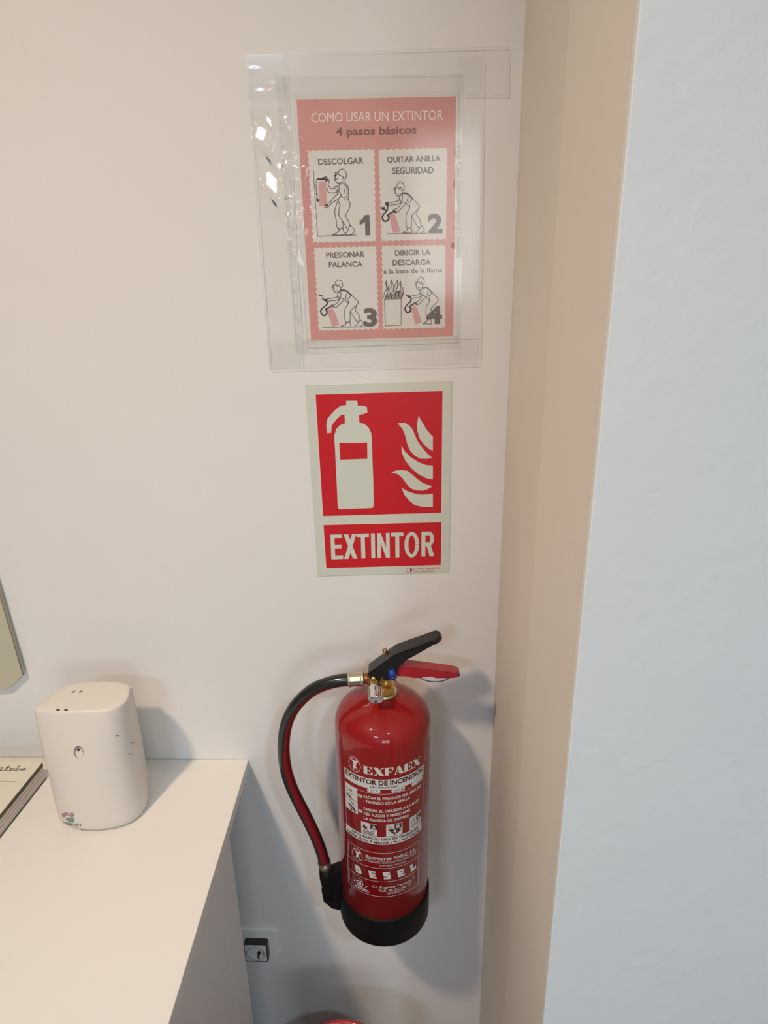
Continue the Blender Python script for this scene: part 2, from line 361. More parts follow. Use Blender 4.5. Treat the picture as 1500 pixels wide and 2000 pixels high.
m_ = MB(); text_px(m_, 'Ref. 1-109  Ed.1 Norma UNE 23033', sg(1060,1792), sg(1312,1787), sg(1060,1772), 0.0013, bold=0.01)
text_px(m_, 'Cat.Nor. LUMINIS. SEÑALES', sg(1060,1815), sg(1262,1811), sg(1060,1795), 0.0013, bold=0.01)
cc = [sg(1025+27*math.cos(a), 1794+22*math.sin(a)) for a in [i*math.pi/8 for i in range(16)]]
line_px(m_, cc, 0.0005, 0.0013, closed=True); shape_px(m_, [sg(1032+22*math.cos(a), 1794+20*math.sin(a)) for a in [-1.4, -.9, -.4, 0, .4, .9, 1.4]], 0.0013)
obj('fine_print', m_, M['signred'], sroot, fixn=False)

# ---------------------------------------------------------------- instruction poster
proot = thing('instruction_poster', 'faded red and white how-to sheet with four numbered drawings in a clear plastic pocket', 'poster', wall(748, 675))
def cA(x, y): return (460+x/3, 80+y/3)       # crops used while tracing
def cB(x, y): return (460+x/3, 400+y/3)
slab_px('sheet', [(573.0,181.0),(895.6,177.5),(894.3,669),(602.7,680)], 0.0008, 0.0011, M['paper'], proot)
slab_px('red_print', [cA(358,345), cA(1293,325), (885,656.7), (607.7,665)], 0.0011, 0.00118, M['posterred'], proot)
def q1(x, y): return (590+x/10, 280+y/10)
def q2(x, y): return (735+x/9.677, 280+y/9.677)
def q3(x, y): return (600+x/10, 470+y/10)
def q4(x, y): return (735+x/9.09, 470+y/9.09)
def stamp(c, nx, ny):
    """white panel with a scalloped edge: c = tl, tr, br, bl"""
    P = []
    for i, n in ((0, nx), (1, ny), (2, nx), (3, ny)):
        a = Vector(c[i]); b = Vector(c[(i+1) % 4]); d = (b-a)/n; nn = Vector((d.y, -d.x)).normalized()
        for k in range(n):
            for t in (0, .25, .5, .75):
                P.append(a+d*(k+t) - nn*(2.4*math.sin(math.pi*t)))
    return [(p.x, p.y) for p in P]
cells = [(q1(100,130), q1(1425,100), q1(1460,1925), q1(205,1950)), (q2(30,105), q2(1355,75), q2(1330,1820), q2(85,1860)),
         (q3(120,130), q3(1360,90), q3(1410,1735), q3(215,1770)), (q4(85,75), q4(1240,65), q4(1235,1555), q4(110,1580))]
cellobj = []
for c in cells:
    m_ = MB(); shape_px(m_, stamp(c, 11, 15), 0.00125); cellobj.append(obj('picture_panel', m_, M['paper'], proot, fixn=False))
O1 = 0.0013
m_ = MB(); text_px(m_, 'COMO USAR UN EXTINTOR', cA(445,478), cA(1215,462), cA(443,423), 0.00125, bold=0.0); obj('title_lettering', m_, M['postertext'], proot, fixn=False)
m_ = MB(); text_px(m_, '4 pasos básicos', cA(590,572), cA(1060,558), cA(588,508), 0.00125, bold=0.03); obj('subtitle_lettering', m_, M['postertext2'], proot, fixn=False)
def cap(parent, *rows):
    m_ = MB()
    for s, a, b, c, bd in rows: text_px(m_, s, a, b, c, O1, bold=bd)
    obj('caption_lettering', m_, M['posterink'], parent, fixn=False)
cap(cellobj[0], ('DESCOLGAR', q1(320,425), q1(1200,400), q1(312,300), .028))
cap(cellobj[1], ('QUITAR ANILLA', q2(205,385), q2(1215,362), q2(200,252), .028), ('SEGURIDAD', q2(303,588), q2(1083,572), q2(300,455), .028))
cap(cellobj[2], ('PRESIONAR', q3(372,342), q3(1122,322), q3(368,230), .028), ('PALANCA', q3(425,525), q3(1085,510), q3(420,412), .028))
cap(cellobj[3], ('DIRIGIR LA', q4(335,272), q4(963,258), q4(330,170), .028), ('DESCARGA', q4(290,445), q4(970,432), q4(287,340), .028), ('a la base de la llama', q4(130,585), q4(1170,562), q4(128,505), .020))
def num(parent, s, a, b, c):
    m_ = MB()
    if s == '1': shape_px(m_, [q1(*p) for p in [(1225,1398),(1315,1395),(1322,1600),(1330,1795),(1238,1795),(1230,1530),(1190,1565),(1128,1595),(1122,1518),(1180,1475)]], O1+.0003)
    else: text_px(m_, s, a, b, c, O1+0.0003, bold=0.045, res=6)
    obj('number', m_, M['posterink'], parent, fixn=False)
num(cellobj[0], '1', q1(1130,1795), q1(1325,1795), q1(1130,1395))
num(cellobj[1], '2', q2(975,1700), q2(1250,1700), q2(975,1325))
num(cellobj[2], '3', q3(1110,1680), q3(1372,1680), q3(1100,1315))
num(cellobj[3], '4', q4(890,1475), q4(1165,1475), q4(890,1155))
LW = 0.0010
def fig(parent, q, lines, thick=(), fills=(), flames=()):
    m_ = MB()
    for l in lines: line_px(m_, [q(*p) for p in l], LW, O1+0.0001)
    for l in thick: line_px(m_, [q(*p) for p in l], LW*2.0, O1+0.0001)
    obj('line_drawing', m_, M['posterline'], parent, fixn=False)
    for k, f in enumerate(fills):
        m_ = MB(); shape_px(m_, [q(*p) for p in f], O1); obj('drawn_extinguisher', m_, M['posterpink'], parent, fixn=False)
    if flames:
        m_ = MB()
        for f in flames: shape_px(m_, [q(*p) for p in f], O1+.0001)
        obj('drawn_flames', m_, M['posterflame'], parent, fixn=False)
fig(cellobj[0], q1, [
  [(225,540),(245,900),(270,1300),(305,1815)], [(305,1815),(700,1800),(1055,1790)],
  [(705,560),(760,510),(830,520),(865,590),(860,660),(830,715),(805,690),(790,640),(740,630),(715,590),(705,560)],
  [(640,570),(660,600),(630,640),(655,640),(640,690),(660,740),(700,775),(740,780)], [(670,560),(690,600),(650,630)], [(655,700),(700,690)],
  [(520,700),(535,740),(510,800),(560,880),(620,885),(640,850),(700,840)], [(500,880),(520,960),(640,965),(690,940),(630,870)],
  [(740,780),(700,860),(700,930),(690,990),(600,1080),(550,1150),(500,1150)], [(750,1040),(680,1110),(600,1150),(540,1210),(500,1250),(440,1240)],
  [(740,780),(800,750),(860,790),(900,860),(910,1000),(905,1100),(940,1180),(920,1280),(850,1410),(900,1500),(945,1620)],
  [(745,790),(735,860),(720,940),(770,1010),(750,1040),(870,1045),(880,900),(850,820),(790,780)], [(830,900),(820,980)], [(830,1105),(900,1110)],
  [(710,1130),(740,1200),(720,1330),(730,1430),(800,1530),(870,1650)], [(700,1130),(650,1270),(640,1370),(670,1500),(690,1650),(800,1650),(790,1520)],
  [(870,1650),(910,1670),(920,1620),(960,1615),(1030,1700),(960,1780),(850,1785),(905,1690)], [(715,1655),(720,1710),(640,1770),(600,1785),(810,1785),(810,1700),(790,1655)], [(740,1640),(740,1710)], [(700,1130),(712,1080)]],
  thick=[[(350,705),(285,720),(295,1100),(325,1100)], [(350,705),(400,690),(480,655)], [(400,700),(500,705),(460,740)], [(450,1220),(500,1200)], [(470,1200),(500,1215)]],
  fills=[[(320,790),(345,750),(400,735),(460,755),(475,800),(480,1200),(440,1225),(335,1220)]])
worker = lambda dx, dy: [[(x+dx, y+dy) for x, y in l] for l in [
  [(375,800),(440,730),(500,750),(525,820),(510,890),(485,890),(460,830),(430,870),(410,820),(375,830)],
  [(345,830),(330,880),(360,900),(355,940),(390,985),(430,995),(470,960),(490,920)], [(395,955),(420,945)], [(350,850),(380,840),(350,880)],
  [(470,960),(430,1040),(440,1075),(330,1110),(240,1120)], [(470,1110),(400,1155),(300,1160),(240,1190)], [(495,940),(490,1060),(475,1110),(430,1200),(370,1240),(320,1255)],
  [(550,1140),(480,1220),(410,1290),(350,1300)], [(480,1105),(560,1130),(600,1180),(630,1210)], [(600,1020),(585,1100),(640,1110),(670,1060)], [(430,1060),(480,1100)],
  [(690,1050),(760,1120),(815,1180),(790,1240),(700,1330),(665,1380),(665,1500),(660,1590)], [(625,1150),(630,1220),(570,1330),(560,1440),(580,1590),(660,1590)],
  [(585,1600),(580,1640),(500,1680),(540,1690),(675,1690),(655,1600)], [(785,1250),(760,1360),(820,1430),(845,1560)], [(670,1390),(740,1510),(790,1590)],
  [(790,1590),(830,1590),(850,1550),(910,1630),(850,1690)], [(820,1610),(750,1690)]]]
backline = lambda dx, dy: [[(x+dx, y+dy) for x, y in l] for l in [[(500,945),(570,945),(630,990),(690,1050)]]]
hoses = lambda dx, dy: [[(x+dx, y+dy) for x, y in l] for l in [[(215,1190),(200,1270),(130,1350),(115,1410),(150,1470),(210,1460),(240,1400),(215,1360),(250,1330),(320,1290)], [(180,1120),(225,1170),(180,1150),(230,1120)], [(320,1270),(380,1300),(330,1300)]]]
exbody = lambda dx, dy: [(x+dx, y+dy) for x, y in [(230,1370),(260,1335),(310,1320),(350,1345),(375,1400),(455,1660),(325,1695)]]
def mixq(q, sx, sy, ox, oy): return lambda x, y: q(ox+x*sx, oy+y*sy)
fig(cellobj[1], q2, worker(0,0) + [[(200,1710),(600,1705),(950,1700)]], thick=backline(0,0)+hoses(0,0)+[[(105,1215),(150,1245),(190,1270)], [(110,1240),(150,1210)]], fills=[exbody(0,0)])
qq = mixq(q3, 1.06, 0.95, 136, 71)
fig(cellobj[2], qq, worker(0,0), thick=backline(0,0)+[[(250,1190),(230,1240),(140,1330),(125,1400),(170,1460),(225,1440),(240,1380),(215,1340),(260,1310),(320,1270)], [(150,1110),(210,1160),(240,1150),(200,1130)], [(320,1250),(370,1280)]], fills=[exbody(10,0)])
m_ = MB(); line_px(m_, [q3(310,1690),q3(700,1685),q3(1150,1680)], LW, O1+.0001); obj('ground_line', m_, M['posterline'], cellobj[2], fixn=False)
m_ = MB(); line_px(m_, [q3(230,1060),q3(270,1075),q3(310,1085)], LW*1.6, O1+.0001); obj('drawn_spray', m_, M['posterline'], cellobj[2], fixn=False)
qq = mixq(q4, 0.853, 0.861, 405, 17)
W4 = [l for i, l in enumerate(worker(0,0)) if i not in (14, 15, 16, 17)]
fig(cellobj[3], qq, W4, thick=backline(0,0)+[[(250,1190),(230,1240),(140,1330),(125,1400),(170,1460),(225,1440),(240,1380),(215,1340),(260,1310),(320,1270)], [(150,1100),(210,1150),(240,1150),(190,1110)], [(320,1250),(370,1280)]], fills=[exbody(15,10)])
m_ = MB()
line_px(m_, [q4(145,1040),q4(440,1030),q4(440,1495),q4(160,1510),q4(145,1040)], LW, O1+.0001, sm=False)
for l in [[(130,1000),(150,900),(200,840),(165,760),(175,710),(190,800),(185,900),(230,780),(210,900),(280,800),(250,740),(270,690),(310,800),(300,900),(340,780),(375,700),(385,780),(350,880),(430,720),(440,800),(410,900),(470,830),(480,930),(440,1020)],
          [(160,1020),(200,920),(215,1010),(260,900),(270,1010)], [(330,1010),(340,930),(400,900),(400,1010)], [(300,980),(330,880)]]:
    line_px(m_, [q4(*p) for p in l], LW, O1+.0001, sm=False)
obj('drawn_bin', m_, M['posterline'], cellobj[3], fixn=False)
m_ = MB()
for f in [[(150,1030),(170,950),(190,1000),(200,930),(225,1030)], [(225,1030),(245,900),(270,960),(290,880),(300,1030)], [(300,1030),(320,930),(350,880),(400,900),(450,890),(490,930),(470,1000),(440,1030),(400,1000),(350,1030)], [(170,850),(175,720),(190,790)], [(420,850),(430,730),(442,790)], [(255,760),(270,695),(285,770)], [(365,780),(375,700),(388,770)]]:
    shape_px(m_, [q4(*p) for p in f], O1+.0001)
obj('drawn_flames', m_, M['posterflame'], cellobj[3], fixn=False)

# ---------------------------------------------------------------- plastic pocket around the poster
def sheet_px(corners, nu, nv, fn, edge=0.0):
    """thin film over the wall; fn(px, py) gives its distance from the wall"""
    tl, tr, br, bl = [np.array(c, float) for c in corners]; fs = []
    u, v = np.meshgrid(np.linspace(0, 1, nu+1), np.linspace(0, 1, nv+1)); u = u[..., None]; v = v[..., None]
    P = ((tl*(1-u)+tr*u)*(1-v)+(bl*(1-u)+br*u)*v).reshape(-1, 2)
    H = fn(P[:, 0], P[:, 1])
    d = (np.outer((P[:, 0]-750)/FPX, CR) - np.outer((P[:, 1]-1000)/FPX, CU) + np.array(CF)); t = (0-CAM.y)/d[:, 1]
    X = np.array(CAM) + d*t[:, None]; X[:, 1] = -H
    for j in range(nv):
        for i in range(nu): a = j*(nu+1)+i; fs.append((a, a+1, a+nu+2, a+nu+1))
    m = MB(); m.add(X.tolist(), fs, 0, True); return m
BUMPS = []      # cx, cy, half length, half width, angle from vertical (deg), height
def local_uv(px, py, cx, cy, a, b, ang):
    t = math.radians(ang); dx = px-cx; dy = py-cy
    u = dx*math.sin(t)+dy*math.cos(t); v = dx*math.cos(t)-dy*math.sin(t)
    return dx, dy, np.minimum((u/a)**2+(v/b)**2, 12.0)
def facet_sum(px, py, L):
    h = 0
    for cx, cy, a, b, ang, gx, gz in L:
        dx, dy, e = local_uv(px, py, cx, cy, a, b, ang)
        h = h + (gx*dx*0.00067-gz*dy*0.00061)*np.exp(-e**2)
    return h
def bump_sum(px, py, L):
    h = 0
    for cx, cy, a, b, ang, ht in L:
        dx, dy, e = local_uv(px, py, cx, cy, a, b, ang); h = h + ht*np.exp(-e)
    return h
PB = [(565,330,26,14,20,.0030),(575,352,14,8,-30,.0018),(588,345,18,6,-25,.0016),(566,395,10,18,10,.0016),(570,430,12,12,0,.0022),(580,440,10,8,30,.0014),(600,368,26,6,40,.0010),
      (563,470,10,8,0,.0012),(578,500,14,7,20,.0010),(568,545,9,9,0,.0010),(560,245,14,8,0,.0010),
      (905,350,7,6,-50,.0016),(902,362,5,9,0,.0014),(900,380,9,5,-10,.0014),(903,398,7,5,20,.0012),(900,422,7,6,-20,.0014),(904,440,9,6,20,.0014),(898,462,7,6,-10,.0012),(894,478,5,8,10,.0010),(899,330,9,5,0,.0010),(896,300,9,5,0,.0008)]
rr = random.Random(8)
PB += [(rr.uniform(550,612), rr.uniform(310,520), rr.uniform(6,16), rr.uniform(4,7), rr.uniform(-60,60), rr.uniform(.0005,.0012)) for _ in range(28)]
PB += [(rr.uniform(893,907), rr.uniform(290,500), rr.uniform(4,9), rr.uniform(3,5), rr.uniform(-60,60), rr.uniform(.0005,.0010)) for _ in range(16)]
PF = [(545,395,6.8,18.8,20,.145,-.298),(562,388,4.1,17.4,0,.145,-.298),(548,304,6.8,4.3,0,.145,-.298),(549,327,8.1,5.8,0,.145,-.298),(562,340,4.1,8.7,-45,.145,-.298),(572,314,6.8,3.6,-15,.145,-.298),(582,349,12.2,4.3,45,.145,-.298),(583,372,12.2,4.3,45,.145,-.298),(576,336,4.1,11.6,-20,.142,-.327),
      (566,432,13.5,4.3,60,.142,-.327),(578,427,4.1,5.8,0,.145,-.298),(558,442,4.1,11.6,0,.142,-.327),(558,463,4.1,4.3,0,.145,-.298),(560,480,4.1,5.8,0,.145,-.298),(568,478,4.1,4.3,0,.142,-.327),(582,472,2.7,4.3,0,.145,-.298),(590,531,3.4,10.2,0,.145,-.298),(608,292,24.3,7.2,38,.10,-.2),
      (908,349,5.4,4.3,-50,.337,-.305),(903,363,2.7,7.2,0,.337,-.305),(901,379,6.8,2.9,15,.337,-.305),(904,416,8.1,4.3,10,.337,-.305),(898,420,6.8,3.6,-10,.337,-.305),(905,446,5.4,3.6,20,.337,-.305)]
def pocket_h(px, py): return np.maximum(0.0022 + bump_sum(px, py, PB) + facet_sum(px, py, PF), 0.0013)
pocket = thing('plastic_pocket', 'clear crinkled punched plastic pocket holding the red how-to sheet on the wall', 'plastic pocket', wall(740, 684))
obj('film', sheet_px([(539,151),(905,146),(900,676),(578,686)], 460, 640, pocket_h), M['film'], pocket, fixn=False)
strip_px = lambda y: 539+(y-151)*0.0729
m_ = MB()
for dx, w in ((0, .0006), (15, .0005), (22, .0005)):
    v, f = ribbon([wall(strip_px(y)+dx, y, pocket_h(strip_px(y)+dx, y)+0.0003) for y in range(152, 686, 8)], w); m_.add(v, f)
for a, b in (((539,151),(905,146)), ((578,685),(603,684)), ((577,689),(900,677))):
    v, f = ribbon([wall(a[0]+(b[0]-a[0])*k/12, a[1]+(b[1]-a[1])*k/12, pocket_h(a[0]+(b[0]-a[0])*k/12, a[1]+(b[1]-a[1])*k/12)+.0003) for k in range(13)], .0006); m_.add(v, f)
obj('welded_seam', m_, M['film_edge'], pocket, fixn=False)
for x, y in ((545,179),(548,217),(550,252),(552,287),(556,325),(561,385),(563,416),(565,447),(568,478),(570,499),(572,540),(574,569),(577,598),(579,621),(582,655)):
    h_ = pocket_h(x, y)+0.0006
    P = [wall(x+3.4*math.cos(a), y+3.2*math.sin(a), h_) for a in [i*math.pi/6 for i in range(12)]]
    v, f = ribbon(P[5:]+P[:2], .0007); mh = MB(); mh.add(v, f); obj('punch_hole', mh, M['film_edge'], pocket, fixn=False)

# clear tape strips holding the pocket, buckled at the left
TB = [(516,250,30,9,16,.0062),(541,350,36,9,24,.0070),(512,176,7,4,-5,.0024),(529,174,6,4,-40,.0022),(533,162,4,3,-30,.0012),(497,132,8,4,5,.0010),(546,392,6,12,0,.0022)]
TF = [(511,262,32,17,22,.122,-.253),(527,238,24,6,26,.124,-.245),(532,356,58,17,25,.130,-.293),(546,325,13,8,10,.130,-.286),(510,175,7,3.2,-5,.127,-.25),(529,175,6,3.2,-45,.127,-.25),(533,162,3,2.4,-30,.12,-.25),(497,132,7,2,8,.11,-.24)]
def tape_h(base): return lambda px, py: np.maximum(base + facet_sum(px, py, TF), 0.0003)
def tape(label, corners, nu, nv, base, lines):
    r = thing('adhesive_tape', label, 'adhesive tape', wall(sum(c[0] for c in corners)/4, sum(c[1] for c in corners)/4))
    obj('strip', sheet_px(corners, nu, nv, tape_h(base)), M['tape'], r, fixn=False)
    for a, b in lines:
        m_ = MB(); n = 40; P = [(a[0]+(b[0]-a[0])*k/n, a[1]+(b[1]-a[1])*k/n) for k in range(n+1)]
        v, f = ribbon([wall(x, y, tape_h(base+.0003)(x, y)) for x, y in P], .0007); m_.add(v, f)
        obj('cut_edge', m_, M['film_edge'], r, fixn=False)
tape('clear adhesive tape strip across the top of the plastic pocket', [(480,108),(992,92),(990,187),(484,196)], 60, 20, 0.0040, [((992,92),(990,187)), ((905,187),(990,187)), ((480,108),(992,92))])
tape('clear adhesive tape strip, shiny and buckled, along the left of the plastic pocket', [(481,108),(556,106),(590,716),(527,718)], 110, 620, 0.0046, [((481,108),(527,718)), ((556,106),(590,716))])
tape('clear adhesive tape strip across the bottom of the plastic pocket', [(524,664),(936,655),(934,710),(527,720)], 40, 10, 0.0052, [((527,720),(934,710)), ((590,662),(936,655))])
tape('clear adhesive tape strip along the right of the plastic pocket', [(890,112),(941,110),(934,700),(884,702)], 10, 60, 0.0058, [((941,110),(934,700))])

# ---------------------------------------------------------------- fire extinguisher
EB = Vector((-0.0543, -0.108, 0.50)); R = 0.0745; TA = 0.011
def T(v):
    v = Vector(v); c, s = math.cos(TA), math.sin(TA)
    return EB + Vector((c*v.x + s*v.z, v.y, -s*v.x + c*v.z))
ex = thing('fire_extinguisher', 'red powder fire extinguisher with black hose, black handle and printed label, hung on the wall', 'fire extinguisher', EB)
prof = [(0.0, 0.010), (R-0.01, 0.010), (R, 0.018), (R, 0.395)]
prof[3] = (R, 0.402)
KN = 0.040; HH = 0.052; ht_ = 2*math.atan((HH-KN)/(R-KN)); AA = (R-KN)/math.sin(ht_); RC = AA+KN
for k in range(1, 11):
    a = (math.pi/2-ht_)*k/10; prof.append((R-KN+KN*math.cos(a), 0.402+KN*math.sin(a)))
for k in range(1, 9):
    a = ht_*(1-k/8); 
    if RC*math.sin(a) > .018: prof.append((RC*math.sin(a), 0.402+HH-RC+RC*math.cos(a)))
prof += [(0.018, 0.458), (0.0, 0.458)]
# soften the shoulder
prof[4:4] = []
body = obj('cylinder', MB().lathe(prof, n=96, caps=False).xf(T), M['red'], ex)
obj('base_ring', MB().lathe([(R-0.004, 0.0), (R+0.0022, 0.002), (R+0.0032, 0.006), (R+0.0028, 0.0575), (R+0.0018, 0.061), (R, 0.0613)], n=96, caps=False).lathe([(R-0.004, 0.0), (0.0, 0.004)], n=96, caps=False).xf(T), M['blackpl'], ex)

# printing wrapped around the cylinder (s = arc in mm, z in mm above the base)
def C(s, z, off=0.00015):
    th = s/1000/R; r = R+off; return T((r*math.sin(th), -r*math.cos(th), z/1000))
def cyl_text(mb, s, x0, x1, z0, z1, bold=0.0, off=.00030, mi=0, **k):
    vs, fs = text2d(s, bold, **k); mb.add([C(x0+(x1-x0)*u, z0+(z1-z0)*v, off) for u, v in vs], fs, mi)
def cyl_rect(mb, x0, x1, z0, z1, off=.00015, mi=0):
    n = max(1, int(abs(x1-x0)/4)+1); vs = []
    for i in range(n+1):
        x = x0+(x1-x0)*i/n; vs += [C(x, z0, off), C(x, z1, off)]
    mb.add(vs, [(2*i, 2*i+2, 2*i+3, 2*i+1) for i in range(n)], mi, True)
def cyl_poly(mb, pts, off=.0003, mi=0):
    """a flat outline wrapped on the cylinder: wide triangles are split so that none cuts through it"""
    todo = [[pts[i] for i in t] for t in tri_fill(pts)]; vs = []; fs = []
    while todo:
        t = todo.pop(); w, k = max((abs(t[i][0]-t[(i+1) % 3][0]), i) for i in range(3))
        if w > 4.0:
            a, b, c = t[k], t[(k+1) % 3], t[(k+2) % 3]; m = ((a[0]+b[0])/2, (a[1]+b[1])/2); todo += [[a, m, c], [m, b, c]]
        else:
            fs.append((len(vs), len(vs)+1, len(vs)+2)); vs += [C(x, z, off) for x, z in t]
    mb.add(vs, fs, mi)
def cyl_line(mb, pts, w, off=.00025, mi=0):
    for (x0, z0), (x1, z1) in zip(pts, pts[1:]):
        L_ = math.hypot(x1-x0, z1-z0); n = max(1, int(abs(x1-x0)/4)); nx, nz = -(z1-z0)/L_*w/2, (x1-x0)/L_*w/2
        vs = []
        for i in range(n+1):
            t = i/n; x = x0+(x1-x0)*t; z = z0+(z1-z0)*t; vs += [C(x-nx, z-nz, off), C(x+nx, z+nz, off)]
        mb.add(vs, [(2*i, 2*i+2, 2*i+3, 2*i+1) for i in range(n)], mi, True)
# fat stencil slab letters, unit boxes
G = {
 'E': [[(.0,0),(.0,1),(.42,1),(.42,0)], [(.42,.93),(.42,1),(.95,1),(.95,.66),(.84,.66),(.74,.93)], [(.42,0),(.42,.07),(.76,.07),(.88,.38),(1,.38),(1,0)], [(.42,.46),(.42,.54),(.60,.54),(.66,.66),(.72,.66),(.72,.34),(.66,.34),(.60,.46)]],
 'F': [[(.0,0),(.0,1),(.46,1),(.46,0)], [(.46,.93),(.46,1),(1,1),(1,.64),(.88,.64),(.76,.93)], [(.46,.42),(.46,.50),(.62,.50),(.68,.63),(.75,.63),(.75,.29),(.68,.29),(.62,.42)]],
 'X': [[(.0,1),(.42,1),(1,0),(.56,0)], [(.72,1),(1,1),(1,.94),(.86,.92),(.62,.56),(.56,.64),(.76,.93)], [(0,0),(.34,0),(.34,.06),(.24,.08),(.44,.38),(.38,.46),(.12,.08),(0,.06)]],
 'A': [[(.36,1),(.60,1),(1,0),(.56,0)], [(.36,1),(.40,.86),(.14,.08),(.26,.06),(.26,0),(0,0),(0,.06),(.08,.08)], [(.20,.30),(.52,.30),(.50,.36),(.22,.36)]],
}
def heavy(ch):
    if ch == 'D': return [[(0,0),(0,1),(.44,1),(.44,0)], [(.44,0),(.44,.36),(.54,.36),(.54,.62),(.44,.62),(.44,1),(.80,1),(1,.80),(1,.2),(.80,0)]]
    if ch == 'E': return [[(0,0),(0,1),(.4,1),(.4,0)], [(.4,.76),(.4,1),(1,1),(1,.76)], [(.4,0),(.4,.26),(1,.26),(1,0)], [(.4,.36),(.4,.66),(.9,.66),(.9,.36)]]
    if ch == 'S': return [[(0,.45),(0,.9),(.1,1),(1,1),(1,.74),(.5,.74),(.5,.66),(.9,.66),(1,.56),(1,.1),(.9,0),(0,0),(0,.26),(.5,.26),(.5,.36),(.1,.36)]]
    return [[(0,0),(0,1),(.5,1),(.5,.32),(.7,.32),(.76,.5),(1,.5),(1,0)]]
lab = MB()
x = -26.5
for ch, w in zip('EXFAEX', (14.5, 16.5, 13.0, 15.5, 14.5, 16.5)):
    for kk, pl in enumerate(G[ch]): cyl_poly(lab, [(x+w*.97*a, 359.5+14.5*b) for a, b in pl], .0003+.00003*kk)
    x += w+0.7
cyl_rect(lab, -64.3, 76, 333.0, 352.0)
cyl_line(lab, [(-64.2, 325), (74, 324)], 0.6); cyl_line(lab, [(-64.2, 352), (-64.2, 240)], 0.5); cyl_line(lab, [(76.0, 352), (76.0, 262)], 0.5)
for x0, x1 in ((-21.5, -1), (15.5, 37), (49, 73)):
    cyl_poly(lab, [(x0, 328.5), (x0+1.5, 326), (x1-1.5, 326), (x1, 328.5), (x1, 331), (x1-1.5, 333), (x0+1.5, 333), (x0, 331)], off=.0003)
cyl_rect(lab, -64.3, -38.3, 274.6, 324.5, off=.0001)
for s, x0, x1, z in (('SACAR EL PASADOR DEL SEGURO', -28, 70, 313), ('- TIRANDO DE LA ANILLA', -28, 46, 304), ('DIRIGIR EL DIFUSOR A LA BASE', -28, 64, 288.5), ('DEL FUEGO Y PRESIONAR', -28, 47, 279.5), ('LA MANETA DE DISPARO', -28, 45, 270)):
    cyl_text(lab, s, x0, x1, z, z+5.6, bold=.03)
for z in (313.5, 284):
    cyl_poly(lab, [(-33.6+4.0*math.cos(a), z+3.2*math.sin(a)) for a in [i*math.pi/7 for i in range(14)]])
cyl_rect(lab, -33, -7, 240.5, 264.5); cyl_rect(lab, 7, 33, 240.5, 264.5); cyl_rect(lab, 45.8, 71, 240.5, 266)
cyl_rect(lab, -66, 72.5, 224.0, 239.5)
for z in (206, 174.5, 146, 113.5): cyl_line(lab, [(-64, z+(1 if z > 200 else 0)), (66, z)], 0.7)
cyl_line(lab, [(-64, 207), (-64, 113.5)], 0.7); cyl_line(lab, [(66, 206), (66, 113.5)], 0.7); cyl_line(lab, [(-61, 203), (-61, 120)], 0.5)
def emblem(cx, cz, r):
    cyl_line(lab, [(cx+r*math.cos(a), cz+r*1.15*math.sin(a)) for a in [i*math.pi/10 for i in range(21)]], 0.8)
    cyl_poly(lab, [(cx-.75*r, cz+1.15*r), (cx-.2*r, cz+.7*r), (cx+.8*r, cz+1.0*r), (cx+.35*r, cz+.3*r), (cx+.25*r, cz-.2*r), (cx+.6*r, cz-.5*r), (cx+.1*r, cz-.45*r), (cx-.1*r, cz-1.0*r), (cx-.25*r, cz-.3*r), (cx-.1*r, cz+.2*r)])
    cyl_line(lab, [(cx-.6*r, cz+1.3*r), (cx+.1*r, cz+1.35*r), (cx+.7*r, cz+1.1*r)], .6); cyl_line(lab, [(cx+.3*r, cz-.6*r), (cx+.5*r, cz-.9*r)], .7)
    cyl_line(lab, [(cx+1.25*r, cz+.55*r), (cx+1.4*r, cz+.45*r)], .9)
emblem(-42.5, 369, 11.0); emblem(-42, 189.5, 10.0)
cyl_text(lab, 'Extintores FAEX, S.L.', -26, 60, 190.5, 198.5, bold=.02); cyl_line(lab, [(-26, 188.9), (60, 188.9)], .5)
cyl_text(lab, 'C/ GUADIANA, NAVE 20-21 - POL. IND. P. VILLAR', -28, 60, 184.3, 187.6, bold=.012)
cyl_text(lab, '33199 SIERO (ASTURIAS)', -5, 40, 178.2, 181.8, bold=.012)
for ch, x0 in zip('DESEL', (-45, -20, 3, 26, 49)):
    for pl in heavy(ch): cyl_poly(lab, [(x0+11.5*a - 2.6*b*(1 if x0 < 20 else .8), 151.5+15.5*b) for a, b in pl])
cyl_text(lab, 'C/. Eugenio Tamayo, 7', -16, 58, 130.5, 136.5, bold=.006)
cyl_text(lab, 'Telf. 98 523 80 77', -6, 50, 124.0, 129.0, bold=.006); cyl_text(lab, 'OVIEDO', 8, 36, 118.0, 122.6, bold=.006)
cyl_line(lab, [(-38+5.5*math.cos(a), 131+6*math.sin(a)) for a in [i*math.pi/8 for i in range(17)]], 1.4)
cyl_poly(lab, [(-41, 129), (-40, 134), (-36, 134), (-35, 130), (-37, 127)]); cyl_line(lab, [(-50, 128), (-47, 133), (-43, 131), (-42, 124), (-30, 124), (-25, 131)], 1.1)
cyl_text(lab, 'DESEL', -47, -20, 117.5, 122.5, bold=.02); cyl_line(lab, [(-44, 139), (-38, 141), (-32, 138)], .7)
cyl_line(lab, [(-62, 391), (-60, 389)], 1.0); cyl_line(lab, [(73, 391), (74.5, 390)], 1.0)
label = obj('label_print', lab, M['print'], body, fixn=False)
ink = MB()
cyl_text(ink, 'EXTINTOR DE INCENDIOS', -61.5, 72.5, 341.0, 350.3, bold=.035)
cyl_text(ink, '6 Kg. POLVO ABC', -17, 25, 334.3, 339.0, bold=.02)
for s, x0, x1 in (('27 A', -16, -5), ('183 B', 19, 34), ('C', 60, 63)): cyl_text(ink, s, x0, x1, 327.9, 331.3, bold=.0, off=.00045)
